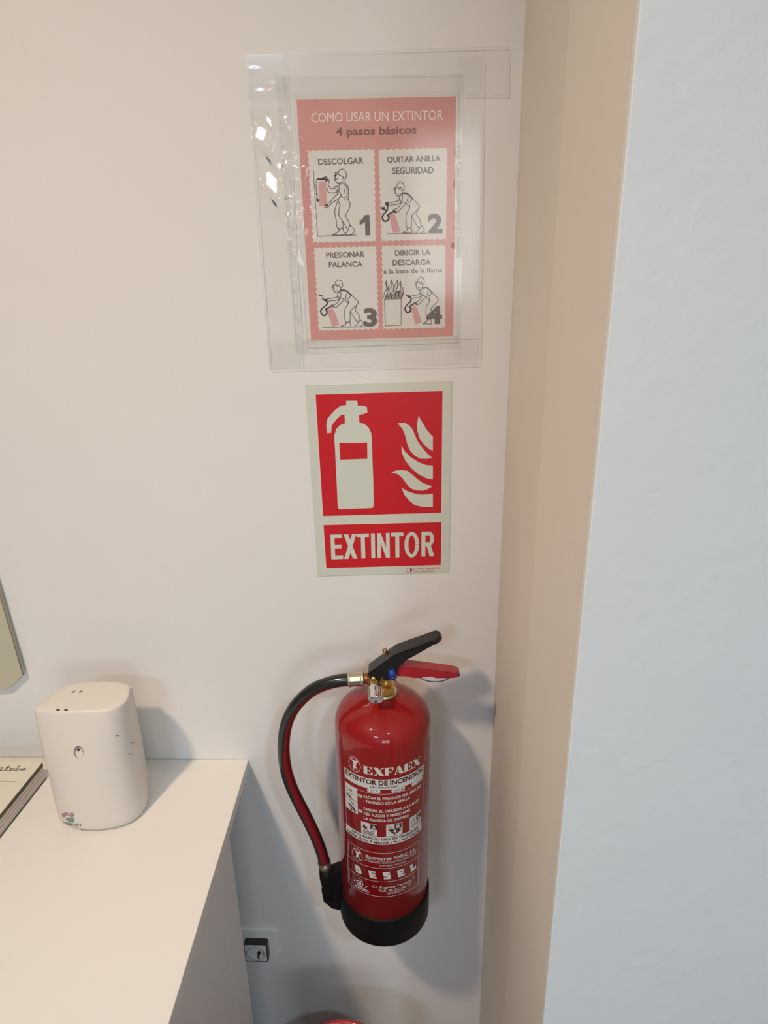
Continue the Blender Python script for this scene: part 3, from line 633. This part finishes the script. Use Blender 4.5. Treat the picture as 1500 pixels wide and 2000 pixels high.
obj('label_ink', ink, M['ink'], body, fixn=False); ink = MB()
cyl_text(ink, 'APTO PARA SU USO EN TENSIONES', -52, 64, 232.4, 237.6, bold=.035); obj('warning_ink', ink, M['ink'], body, fixn=False); ink = MB(); cyl_text(ink, 'HASTA 35 Kv. A MAS DE 1 M. - NO TOCAR', -62, 68, 225.6, 230.6, bold=.035)
obj('warning_ink', ink, M['ink'], body, fixn=False); ink = MB()
for z in (313.5, 284): cyl_text(ink, '1' if z > 300 else '2', -34.8, -32.4, z-1.4, z+1.4, bold=.01, off=.00045); obj('step_number', ink, M['ink'], body, fixn=False); ink = MB()
# A / B / C pictograms
for x0, ch in ((-17.5, 'A'), (20, 'B'), (59, 'C')):
    cyl_rect(ink, x0, x0+11.2, 253.5, 263.8, off=.0003)
for x0 in (-33, 7, 45.8):
    pass
cyl_poly(ink, [(-30, 255), (-27.5, 262), (-25.5, 255), (-23.5, 258), (-22.5, 252), (-29, 252)], .0003)
for z in (249, 246.8, 244.6, 242.8): cyl_line(ink, [(-29.5, z), (-11, z+.2)], 1.0, .0003)
cyl_poly(ink, [(9, 256), (13, 254), (17, 256), (19, 252), (25, 255), (31, 250), (26, 246), (20, 243), (15, 248)], .0003)
cyl_line(ink, [(9, 262), (13, 257), (17, 261)], .9, .0003)
for z in (259, 254, 249, 245.5): cyl_line(ink, [(48, z), (56 if z > 252 else 68, z+1.5)], 1.3, .0003)
obj('class_pictograms', ink, M['ink'], body, fixn=False); ink = MB()
# little how-to pictures at the left of the label
cyl_line(ink, [(-61, 318), (-58, 312), (-61, 309)], 1.3, .0003); cyl_rect(ink, -54, -49, 314, 317, .0003); cyl_line(ink, [(-57, 309), (-47, 308)], .6, .0003)
cyl_poly(ink, [(-61, 307), (-52, 303), (-48, 298), (-51, 298), (-56, 302), (-61, 304)], .0003); cyl_line(ink, [(-64, 300), (-38.3, 299)], .7, .0003)
cyl_line(ink, [(-54, 296), (-49, 291), (-43, 295)], 1.2, .0003); cyl_line(ink, [(-52, 291), (-40, 288)], .7, .0003)
cyl_poly(ink, [(-60, 286), (-54, 287), (-46, 285), (-41, 278), (-44, 276), (-49, 282), (-56, 284)], .0003); cyl_poly(ink, [(-54, 280), (-50, 281), (-48, 277), (-52, 276)], .0003)
obj('picture_ink', ink, M['ink'], body, fixn=False)
for x0, ch in ((-17.5, 'A'), (20, 'B'), (59, 'C')):
    w = MB(); cyl_text(w, ch, x0+2.8, x0+8.4, 255.2, 262.2, bold=.03, off=.00045); obj('class_letter', w, M['print'], body, fixn=False)
w = MB(); cyl_poly(w, [(19, 250), (21, 253.5), (22, 250.5), (25, 250), (22, 248.5), (21, 245), (20, 248.5), (17, 249)], .00045)
obj('spark_mark', w, M['print'], body, fixn=False)
dim = MB()
cyl_line(dim, [(79, 388), (90, 398), (101, 388), (101, 366), (86, 357), (79, 357), (79, 388)], .9); cyl_line(dim, [(84, 384), (84, 372), (92, 372), (92, 384), (99, 370)], .9)
cyl_line(dim, [(78, 345), (78, 262)], .6)
for k, z in enumerate(range(344, 262, -4)): cyl_line(dim, [(83, z), (104 - (k*7 % 5)*2.0, z)], 1.6)
cyl_line(dim, [(82, 348), (82, 262)], .5); cyl_line(dim, [(106, 348), (106, 262)], .5)
obj('side_label_print', dim, M['dimprint'], body, fixn=False)

# valve, handle and gauge: points by their place in the plane of the extinguisher axis
def E(px, py, y=-0.108): return at(px, py, y=y)
neck = T((0, 0, 0.457))
def up(h, dx=0, dy=0): return T((dx, dy, 0.460+h))
axis = (T((0,0,1))-T((0,0,0))).normalized()
obj('brass_collar', MB().lathe([(0.0, -0.004), (0.0225, -0.004), (0.0225, 0.001), (0.0205, 0.0025), (0.0, 0.0025)], neck, axis, n=40, caps=False), M['zinc'], ex)
obj('valve_nut', MB().lathe([(0.0215, 0.0025), (0.0215, 0.009), (0.0195, 0.012), (0.0, 0.012)], neck, axis, n=6, caps=False, smooth=False), M['brass'], ex, bevel=.0008)
vb = MB()
vb.lathe([(0.0150, 0.010), (0.0140, 0.020), (0.0135, 0.034), (0.0, 0.034)], neck, axis, n=32, caps=False)
vb.prism([up(.016, -.021, -.012), up(.016, .008, -.012), up(.034, .010, -.012), up(.036, -.021, -.012)], (0, .024, 0))
vb.tube([up(.018, -.010, -.010), up(.012, -.011, -.022), up(.005, -.012, -.033)], [.0098, .0092, .0088], 20)
vb.tube([up(.010, .010, -.004), up(.018, .002, -.012)], .006, 12)
obj('valve_body', vb, M['brass'], ex, bevel=.0006)
gt = E(733, 1346, -0.1450); gf = E(734, 1368, -0.1600); gd = (gf-gt).normalized()
gl = (gf-gt).length
gg = MB().lathe([(0.0, -0.004), (0.0095, -0.004), (0.0105, 0.0), (0.0108, gl-.003), (0.0116, gl-.002), (0.0116, gl), (0.0100, gl), (0.0100, gl-.001), (0.0, gl-.001)], gt, gd, n=40, caps=False)
gauge = obj('pressure_gauge', gg, M['chrome'], ex)
obj('dial', MB().lathe([(0.0099, 0.0), (0.0, 0.0)], gf-gd*.0006, gd, n=32, caps=False), M['dial'], gauge)
ga = Vector((1, 0, 0)); gb = gd.cross(ga).normalized(); ga = gb.cross(gd)
if gb.z < 0: gb = -gb
d_ = MB()
def gp(x, y, o=.0002): return gf+gd*o+ga*(x*.001)+gb*(y*.001)
d_.add([gp(-.6, -3), gp(.6, -3), gp(.3, 7.5), gp(-.3, 7.5)], [(0,1,2,3)]); d_.add([gp(-2.6,-6.5), gp(2.6,-6.5), gp(1.6,-2.5), gp(-1.6,-2.5)], [(0,1,2,3)])
for a in range(-140, 150, 28):
    t = math.radians(a); c, s = math.sin(t), math.cos(t); d_.add([gp(c*6-s*.4, s*6+c*.4), gp(c*8.4-s*.4, s*8.4+c*.4), gp(c*8.4+s*.4, s*8.4-c*.4), gp(c*6+s*.4, s*6-c*.4)], [(0,1,2,3)])
obj('dial_marks', d_, M['dark'], gauge, fixn=False)
# hose union: zinc nut and copper stub
a0 = E(680.5, 1327.5); a1 = E(711, 1325.5); dd = (a1-a0).normalized(); ln = (a1-a0).length
obj('hose_nut', MB().lathe([(0.0, 0), (0.0112, 0), (0.0118, .003), (0.0108, .0035), (0.0108, ln-.004), (0.0118, ln-.0035), (0.0118, ln), (0.0, ln)], a0, dd, n=10, caps=False, smooth=False), M['zinc'], ex, bevel=.0004)
obj('hose_union', MB().tube([a1-dd*.002, a1+dd*.010], .0078, 20).tube([a1+dd*.003, a1+dd*.006], .0090, 20), M['copper'], ex)
# hose with a red stripe on its inner side
hp = [(684,1327.5),(664,1329),(644,1333.5),(623,1341),(605,1351),(590,1364),(576,1380),(565,1399),(558,1420),(554.5,1444),(554,1468),(557,1495),(563,1519),(572,1543),(583,1566),(595,1589),(607,1613),(618,1637),(627,1661),(634,1684)]
HP = smooth([E(*p) for p in hp], 4)
hose = MB(); n = 28; m = len(HP); vs = []; rad = 0.0098; fm = []
for i, p in enumerate(HP):
    t = (HP[min(i+1, m-1)]-HP[max(i-1, 0)]).normalized(); view = Vector((0, -1, 0)); a = (view-t*view.dot(t)).normalized(); b = t.cross(a)
    b = -b
    for k in range(n):
        th = 2*math.pi*k/n; vs.append(p+a*(rad*math.cos(th))+b*(rad*math.sin(th)))
# b points to the inside of the bend
sgn = 1 if True else -1
fs = []; mi = []
def keyv(t, K):
    for (t0, v0), (t1, v1) in zip(K, K[1:]):
        if t <= t1: return v0+(v1-v0)*(t-t0)/(t1-t0)
    return K[-1][1]
for i in range(m-1):
    t = i/(m-1); cen = keyv(t, [(0, 50), (.25, 50), (.5, 45), (.75, 26), (1, 20)]); hw = keyv(t, [(0, 30), (.25, 32), (.5, 38), (.75, 36), (1, 34)])
    for k in range(n):
        th = (k+.5)*360/n; th = th-360 if th > 180 else th
        fs.append((i*n+k, i*n+(k+1) % n, (i+1)*n+(k+1) % n, (i+1)*n+k)); mi.append(abs(th-cen) < hw)
HOSE = (vs, fs, mi, m, n)
for f, q in zip(fs, mi): pass
hose.add(vs, [], 0); 
for f, q in zip(fs, mi): hose.f.append(list(f)); hose.m.append(1 if q else 0); hose.sm.append(True)
obj('hose', hose, [M['rubber'], M['hosered']], ex)
h0 = E(632.5, 1682); h1 = E(637.5, 1699)
M['ferrule'] = mat('dull_ferrule', (0.38, 0.31, 0.24), 0.4, metal=0.9)
obj('ferrule', MB().tube([h0, h1], .0107, 24).tube([h0, h0+(h1-h0)*.12], .0114, 24), M['ferrule'], ex)
nz = MB().tube([E(636,1695), E(638,1712), E(644,1738), E(648,1750)], [.0115, .0125, .0120, .0105], 20)
obj('nozzle', nz, M['blackpl'], ex)
hd = MB().prism([E(641,1690,-.098), E(660,1682,-.098), E(676,1680,-.098), E(676,1762,-.098), E(650,1756,-.098), E(634,1742,-.098), E(630,1720,-.098)], (0, -.020, 0))
obj('nozzle_clip', hd, M['blackpl'], ex, bevel=.0015)

# black carrying handle: folded sheet, open below
YF, YB = -0.1215, -0.0950
top = [(718.5,1316),(734,1305),(752,1292),(766,1281),(776,1276),(800,1267.5),(825,1259),(846,1251.0)]
bot = [(721,1324),(738,1331),(761,1329),(774,1320),(780,1303),(793,1290),(812,1280),(835,1266.5),(850,1258.0)]
hdl = MB()
front = [E(*p, YF) for p in top] + [E(*p, YF) for p in reversed(bot)]
th_ = Vector((0, .0025, 0))
hdl.prism(front, th_)
back = [p + Vector((0, YB-YF, 0)) for p in front]
hdl.prism(back, -th_)
tw = [E(*p, YF) for p in top]
for p, q in zip(tw, tw[1:]):
    d = (q-p).normalized(); nn = Vector((d.z, 0, -d.x))
    if nn.z > 0: nn = -nn
    hdl.prism([p, q, q+nn*.0022, p+nn*.0022], (0, YB-YF, 0), smooth=False)
hw_ = E(718.5,1316,YF); hb = E(721,1324,YF)
hdl.prism([hw_, hb, hb+Vector((.0022,0,0)), hw_+Vector((.0022,0,0))], (0, YB-YF, 0))
def round_end(mb, p, d, y0, y1, th, dn):
    r = abs(y1-y0)/2; c = Vector((p.x, (y0+y1)/2, p.z)); P = [c+d*(r*.9*math.cos(a))+Vector((0, 1, 0))*(r*math.sin(a)) for a in [math.radians(-90+15*i) for i in range(13)]]
    mb.prism(P, dn*th)
dh = (E(846,1251,YF)-E(800,1267.5,YF)).normalized(); round_end(hdl, E(845.5,1251,YF), dh, YF, YB, .008, Vector((dh.z, 0, -dh.x)))
handle = obj('carry_handle', hdl, M['black'], ex, bevel=.0006)
# red squeeze lever
LF, LB = -0.1175, -0.0990
lt = [(770,1298),(787,1301),(820,1304.5),(850,1308.5),(880,1312.5),(893,1315.5)]
lb = [(770,1321),(785,1321),(798,1322),(808,1325),(820,1324.5),(832,1322.5),(842,1322),(852,1325),(873,1325),(888,1324.5),(896,1322)]
lv = MB(); fr_ = [E(*p, LF) for p in lt] + [E(898,1319,LF)] + [E(*p, LF) for p in reversed(lb)]
lv.prism(fr_, (0, .002, 0)); lv.prism([p+Vector((0, LB-LF, 0)) for p in fr_], (0, -.002, 0))
tl_ = [E(*p, LF) for p in lt]+[E(898,1319,LF)]
for p, q in zip(tl_, tl_[1:]): lv.prism([p, q, q-Vector((0,0,.002)), p-Vector((0,0,.002))], (0, LB-LF, 0))
lv.prism([E(898,1319,LF), E(896,1323,LF), E(893,1323,LF), E(895,1319,LF)], (0, LB-LF, 0))
lever = obj('squeeze_lever', lv, M['lever'], ex, bevel=.0006)
bt = E(893.5, 1315, LF-.0002)
obj('blue_tip', MB().tube([E(886,1311,LF+.009), E(894,1314,LF+.004), E(897,1317,LF-.0004), E(896,1320,LF-.001)], .0013, 8), M['bluecord'], lever)
# blue locking pin and its cord, screws
p0 = E(764, 1307, YF-.001); p1 = E(767.5, 1324, YF-.004)
pin = obj('safety_pin', MB().tube([p0, p0+(p1-p0)*.4, p1], [.0050, .0058, .0062], 14).lathe([(0,0),(.0032,0),(.0032,.003),(0,.003)], E(767,1323,YF-.008), (0,-.9,-.3), n=14, caps=False), M['blue'], ex)
obj('pin_cord', MB().tube(smooth([E(818,1322,LF-.001), E(826,1327,LF-.003), E(840,1331,LF-.004), (E(855,1331.5,LF-.004)), E(868,1329,LF-.003), E(878,1324,LF-.001)], 4), .0009, 8), M['bluecord'], ex)
def screw(px, py, y, r, d): 
    obj('screw', MB().lathe([(r, 0), (r, .002), (r*.7, .0035), (0, .0038)], E(px, py, y), d, n=16, caps=False), M['brass'], ex)
screw(729.5, 1325.5, YF+.001, .0042, (0, -1, .15)); screw(751.5, 1271, YB-.004, .0040, (-.2, .2, 1))
obj('hinge_pin', MB().tube([E(751.5,1284,YB-.004), E(751.5,1270,YB-.004)], .0022, 10), M['brass'], ex)

# bracket on the wall behind the neck
br = thing('wall_bracket', 'metal hanging bracket on the wall hidden behind the fire extinguisher neck', 'bracket', (neck.x, 0, neck.z-.05))
obj('plate', MB().box((neck.x-.015, -.003, neck.z-.14), (neck.x+.015, 0, neck.z-.028)), M['zinc'], br)
obj('hook_arm', MB().box((neck.x-.006, -.056, neck.z-.034), (neck.x+.006, -.003, neck.z-.030)), M['zinc'], br)

# ---------------------------------------------------------------- desk
DZ, DX = 0.7290, -0.2985
dk = thing('desk', 'white laminate desk against the wall at the left, with a plain end panel', 'desk', (-0.9, -0.3, 0))
DF = -0.90
obj('worktop', MB().box((-1.75, DF, DZ-.020), (DX, -0.0008, DZ)), M['lacquer'], dk, bevel=.0012)
obj('end_panel', MB().box((DX-.019, DF+.01, 0.012), (DX-.0015, -0.2245, DZ-.0201)), M['panel'], dk, bevel=.0008)
obj('back_post', MB().box((DX-.080, -0.2235, 0.012), (DX-.0015, -0.1500, DZ-.0201)), M['panel'], dk, bevel=.0008)
obj('end_panel', MB().box((-1.74, DF+.01, 0.012), (-1.722, -0.15, DZ-.0201)), M['panel'], dk)
obj('modesty_panel', MB().box((-1.72, -0.175, 0.30), (DX-.081, -0.158, DZ-.0201)), M['panel'], dk)
for x0 in (-1.735, DX-.045):
    for y0 in (DF+.05, -0.19): obj('foot', MB().lathe([(.014, 0), (.014, .012)], (x0+.012, y0, 0), n=16), M['dark'], dk)

# ---------------------------------------------------------------- air freshener dispenser
ds = thing('air_freshener_dispenser', 'white plastic air freshener dispenser standing on the desk', 'dispenser', (-0.51, -0.12, DZ))
ZT = 0.950
base = [(-.546,-.070),(-.562,-.095),(-.5785,-.132),(-.5800,-.143),(-.5745,-.153),(-.556,-.1655),(-.530,-.1720),(-.505,-.1730),(-.480,-.1680),(-.462,-.1605),(-.450,-.150),(-.4425,-.134),(-.441,-.120),(-.4465,-.095),(-.452,-.070)]
bv = []; bf = []
levels = [(DZ+.0016, .985, 0), (DZ+.005, 1.0, 0), (DZ+.03, 1.0, 0), (DZ+.08, .998, .0), (DZ+.16, .99, .2), (ZT-.010, .985, .80), (ZT-.0035, .978, .9), (ZT-.0009, .965, .95), (ZT, .93, 1.0)]
cx, cy = -.512, -.118
# the top outline is more angular than the base
topo = [(-.546,-.074),(-.560,-.098),(-.5745,-.134),(-.5790,-.1475),(-.572,-.1535),(-.552,-.1560),(-.528,-.1565),(-.505,-.1550),(-.480,-.1530),(-.462,-.1520),(-.449,-.146),(-.4385,-.132),(-.437,-.118),(-.4445,-.094),(-.452,-.074)]
for (z, s, k) in levels:
    for (a, b) in zip(base, topo):
        x = a[0]*(1-k)+b[0]*k; y = a[1]*(1-k)+b[1]*k
        bv.append((cx+(x-cx)*s, cy+(y-cy)*s, z))
nb = len(base)
for j in range(len(levels)-1):
    for i in range(nb): bf.append((j*nb+i, j*nb+(i+1) % nb, (j+1)*nb+(i+1) % nb, (j+1)*nb+i))
mb_ = MB(); mb_.add(bv, bf, 0, True); k0 = (len(levels)-1)*nb
mb_.add([(cx, cy, ZT+.0005)], [])
for i in range(nb): mb_.f.append([k0+i, k0+(i+1) % nb, len(mb_.v)-1]); mb_.m.append(0); mb_.sm.append(True)
mb_.f.append(list(range(nb))); mb_.m.append(0); mb_.sm.append(False)
cover = obj('cover', mb_, M['plastic'], ds, sub=1)
obj('back_plate', MB().box((-.536, -.0735, DZ+.0012), (-.4585, -.056, ZT-.022)), M['plastic'], ds, bevel=.005, seg=4)
def onF(px, py, y=-.160): return at(px, py, y=y)
# spray opening on the front
sc = onF(153, 1469, -.1665)
# front surface depth by height, so that the details sit on it
def front_y(z):
    t = (z-DZ)/(ZT-DZ); return -.1655+.010*max(0, t-.3)/.7
from mathutils.bvhtree import BVHTree
dg = bpy.context.evaluated_depsgraph_get(); ev = cover.evaluated_get(dg); bme = ev.to_mesh()
bvh = BVHTree.FromPolygons([cover.matrix_world @ v.co + ds.location for v in bme.vertices] if False else [v.co + Vector(ds.location) for v in bme.vertices], [tuple(p.vertices) for p in bme.polygons])
ev.to_mesh_clear()
def onC(px, py, off=.0003):
    d = (CR*((px-750)/FPX) - CU*((py-1000)/FPX) + CF).normalized(); loc, nrm, i, dist = bvh.ray_cast(CAM, d)
    if loc is None:
        loc, nrm, i, dist = bvh.find_nearest(onF(px, py)); loc = Vector((loc.x, loc.y, max(loc.z, DZ+.004)))
        return loc
    if nrm.dot(d) > 0: nrm = -nrm
    return loc + nrm*off
def spot(mb, px, py, a, b, ang=0, off=.0004, n=14, mi=0):
    t = math.radians(ang); P = []
    for i in range(n):
        th = 2*math.pi*i/n; u = a*math.cos(th); v = b*math.sin(th); P.append(onC(px+u*math.cos(t)-v*math.sin(t), py+u*math.sin(t)+v*math.cos(t), off))
    mb.add(P, [tuple(range(n))], mi)
w = MB(); spot(w, 153.5, 1469, 9.5, 12.0, -10, .0003); so = obj('spray_recess', w, M['grey_mark'], ds, fixn=False)
w = MB(); spot(w, 155, 1470.5, 7.6, 9.8, -10, .0006); obj('spray_insert', w, M['plastic'], so, fixn=False)
w = MB(); spot(w, 153.5, 1464, 3.4, 2.4, 0, .0009); obj('spray_hole', w, M['dark'], so, fixn=False)
for x, y in ((113.5,1387),(129,1387)):
    w = MB(); spot(w, x, y, 3.8, 1.7, 0, .0005); obj('sensor_slot', w, M['dark'], ds, fixn=False)
for x, y in ((143.5,1351.5),(157.5,1351)):
    w = MB(); spot(w, x, y, 4.3, 1.3, -25, .0005); obj('sensor_slot', w, M['grey_mark'], ds, fixn=False)
for x, y in ((258.5,1450.5),(253,1472.5),(229,1436.5)):
    w = MB(); spot(w, x, y, 4.0, .9, -8, .0005); obj('side_notch', w, M['grey_mark'], ds, fixn=False)
w = MB(); spot(w, 129, 1590, 4.5, 4.0, 0, .0005); spot(w, 140, 1591.5, 5.0, 4.2, 0, .0005); spot(w, 124.5, 1592, 3.4, 4.6, -30, .0004); obj('logo_petals', w, M['logopink'], ds, fixn=False)
w = MB(); spot(w, 134, 1599.5, 5.2, 2.8, 10, .0008); spot(w, 141.5, 1599.5, 4.0, 3.2, 10, .0008); spot(w, 139, 1603.5, 6.2, 2.4, 10, .0006); obj('logo_leaf', w, M['logogreen'], ds, fixn=False)
w = MB(); vs, fs = text2d('PYSMART', .02); w.add([onC(121+39*u, 1604.0+5.0*u+5.5*(1-v)-6*u*(1-u)*-.4, .0005) for u, v in vs], fs)
P = [onC(124+39*k/12, 1613.5+6.0*math.sin(k/12*math.pi/2), .0006) for k in range(13)]; v, f = ribbon(P, .0013); w.add(v, f)
obj('logo_lettering', w, M['grey_mark'], ds, fixn=False)

# ---------------------------------------------------------------- desk calendar pad
PZ = 0.765
def D(px, py, z): return at(px, py, z=z)
pad = thing('calendar_pad', 'cream topped desk calendar pad with Octubre in script, beside the dispenser', 'calendar', (-.76, -.12, DZ))
c1 = D(83, 1488, PZ); c2 = D(0, 1590, PZ); dv = (c2-c1).normalized(); nv_ = Vector((-1, 0, 0))
nv_ = (nv_ - dv*nv_.dot(dv)).normalized() if False else nv_
c3 = c1+dv*.22; W_ = .17
def padbox(name, z0, z1, inset, m, fr=0.0, bevel=0):
    P = [c1+Vector((-inset, -fr, 0)), c3+Vector((-inset, 0, 0)), c3+Vector((-W_, 0, 0)), c1+Vector((-W_, -fr, 0))]
    return obj(name, MB().prism([Vector((p.x, p.y, z0)) for p in P], (0, 0, z1-z0)), m, pad, bevel=bevel)
padbox('base_board', DZ, DZ+.002, -.001, M['brownboard'])
k = 0; z = DZ+.002
for hh, ins, mm in ((.0045,.0005,'pages'),(.0012,.002,'brownboard'),(.005,.0,'pages2'),(.001,.0015,'pages'),(.0060,.0005,'pages2'),(.001,.0025,'pages'),(.0060,.0012,'pages')):
    padbox('page_block', z, z+hh, ins, M[mm]); z += hh
padbox('backing_board', z, PZ-.0008, .0003, M['brownboard'])
tsheet = padbox('top_sheet', PZ-.0008, PZ, .0, M['cream'])
w = MB()
def dl(pts, wd):
    P = [D(p.x, p.y, PZ+.0002) for p in smooth(pts, 3)]; v, f = ribbon(P, wd*1.5, Vector((0, 0, 1))); w.add(v, f)
qd = lambda x, y: (x/7.14, 1380+y/7.14)
for l in [[(-60,860),(-70,890),(-40,900),(-20,870),(-40,845),(-60,860)], [(0,888),(20,880),(40,855),(25,850),(5,880),(20,893),(60,890)], [(60,890),(100,845),(125,825),(100,860),(85,890),(120,893)], [(85,855),(140,850)],
          [(120,893),(150,880),(165,862),(145,862),(140,890),(170,892)], [(170,892),(185,862),(205,870),(195,892),(215,890)], [(215,890),(265,830),(275,825),(250,850),(225,885),(245,892),(265,868)], [(265,868),(275,866),(290,885),(305,862),(300,885),(320,884)], [(320,884),(345,862),(330,862),(325,880),(345,884),(375,866)]]:
    dl([qd(*p) for p in l], .0009)
obj('month_lettering', w, M['grey_mark'], tsheet, fixn=False)
w = MB(); dl([qd(-20,1043),qd(100,1044),qd(235,1046)], .0005)
obj('ruled_line', w, M['grey_mark'], tsheet, fixn=False)

# ---------------------------------------------------------------- memo board on the wall at the far left edge
mbd = thing('memo_board', 'pale olive hanging board with a clipped corner on the wall at the left edge', 'board', wall(-60, 1350))
YM = -.012
def m3(px, py, y): return at(px, py, y=y)
face = [m3(-10,1128,YM), m3(0,1166,YM), m3(44,1318,YM), m3(17,1344,YM), m3(8,1347,YM), m3(-30,1350,YM), m3(-260,1360,YM), m3(-330,1128,YM)]
obj('board_face', MB().prism(face, (0, .009, 0)), M['memo'], mbd)
obj('board_edge', MB().tube([m3(-12,1126,YM), m3(0,1164,YM), m3(45,1318,YM)], .0009, 8), M['memoedge'], mbd)
obj('board_backing', MB().prism([Vector((p.x-.002, YM+.009, p.z+.002)) for p in face], (0, .003, 0)), M['memoedge'], mbd)

# ---------------------------------------------------------------- wall socket
sk = thing('wall_socket', 'white framed wall socket with dark edged insert, low beside the desk panel', 'socket', (-.318, 0, .228))
def rrect(x0, x1, z0, z1, r, n=5):
    P = []
    for cx_, cz_, a0_ in ((x1-r, z1-r, 0), (x0+r, z1-r, 90), (x0+r, z0+r, 180), (x1-r, z0+r, 270)):
        for i in range(n+1):
            a = math.radians(a0_+90*i/n); P.append((cx_+r*math.cos(a), cz_+r*math.sin(a)))
    return P
sk_f = rrect(-.358, -.2775, .228, .3085, .010)
obj('frame', MB().prism([(x, 0, z) for x, z in sk_f], (0, -.0065, 0)), M['sockw'], sk, bevel=.002, seg=3)
ins = rrect(-.3440, -.2965, .2350, .2840, .005)
b_ = obj('insert_body', MB().prism([(x, -.0065, z) for x, z in ins], (0, -.0150, 0)), M['sockd'], sk, bevel=.001)
fc = rrect(-.3422, -.2992, .2392, .2828, .003)
obj('insert_face', MB().prism([(x, -.0213, z) for x, z in fc], (0, -.0008, 0)), M['sockf'], sk)
rc = [(-.3208+.0185*math.cos(a), .2590+.0195*math.sin(a)) for a in [i*math.pi/14 for i in range(28)]]
obj('recess_ring', MB().lathe([(.0195, 0), (.0185, .0006), (.0175, 0)], (-.3208, -.0221, .2590), (0, -1, 0), n=28, caps=False), M['sockg'], sk)
w = MB(); w.add([(-.3170, -.0223, .266), (-.3125, -.0223, .270), (-.3095, -.0223, .264), (-.3130, -.0223, .256), (-.3150, -.0223, .2455), (-.3185, -.0223, .2455), (-.3175, -.0223, .257)], [tuple(range(7))]); obj('key_slot', w, M['sockd'], sk, fixn=False)
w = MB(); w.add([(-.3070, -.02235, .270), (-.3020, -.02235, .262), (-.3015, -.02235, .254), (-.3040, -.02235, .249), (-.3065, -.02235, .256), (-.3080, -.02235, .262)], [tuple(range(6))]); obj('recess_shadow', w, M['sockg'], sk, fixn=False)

# ---------------------------------------------------------------- red bin on the floor
BR, BZ = 0.098, 0.250
bc = Vector((-.1328, -.1418-BR, 0))
bn = thing('waste_bin', 'round red plastic waste bin on the floor under the fire extinguisher', 'bin', bc)
M['binred'] = mat('red_plastic', (0.40, 0.010, 0.014), 0.3, coat=.3)
obj('tub', MB().lathe([(0, .003), (.082, .003), (.085, 0), (.088, .004), (BR-.002, BZ-.006), (BR-.005, BZ-.006), (.083, .009), (0, .009)], bc, n=72, caps=False), M['binred'], bn)
obj('rim', MB().lathe([(BR-.006+.0045*(1-math.cos(a)), BZ-.004+.004*math.sin(a)) for a in [i*math.pi/6 for i in range(13)]], bc, n=72, caps=False), M['binred'], bn)
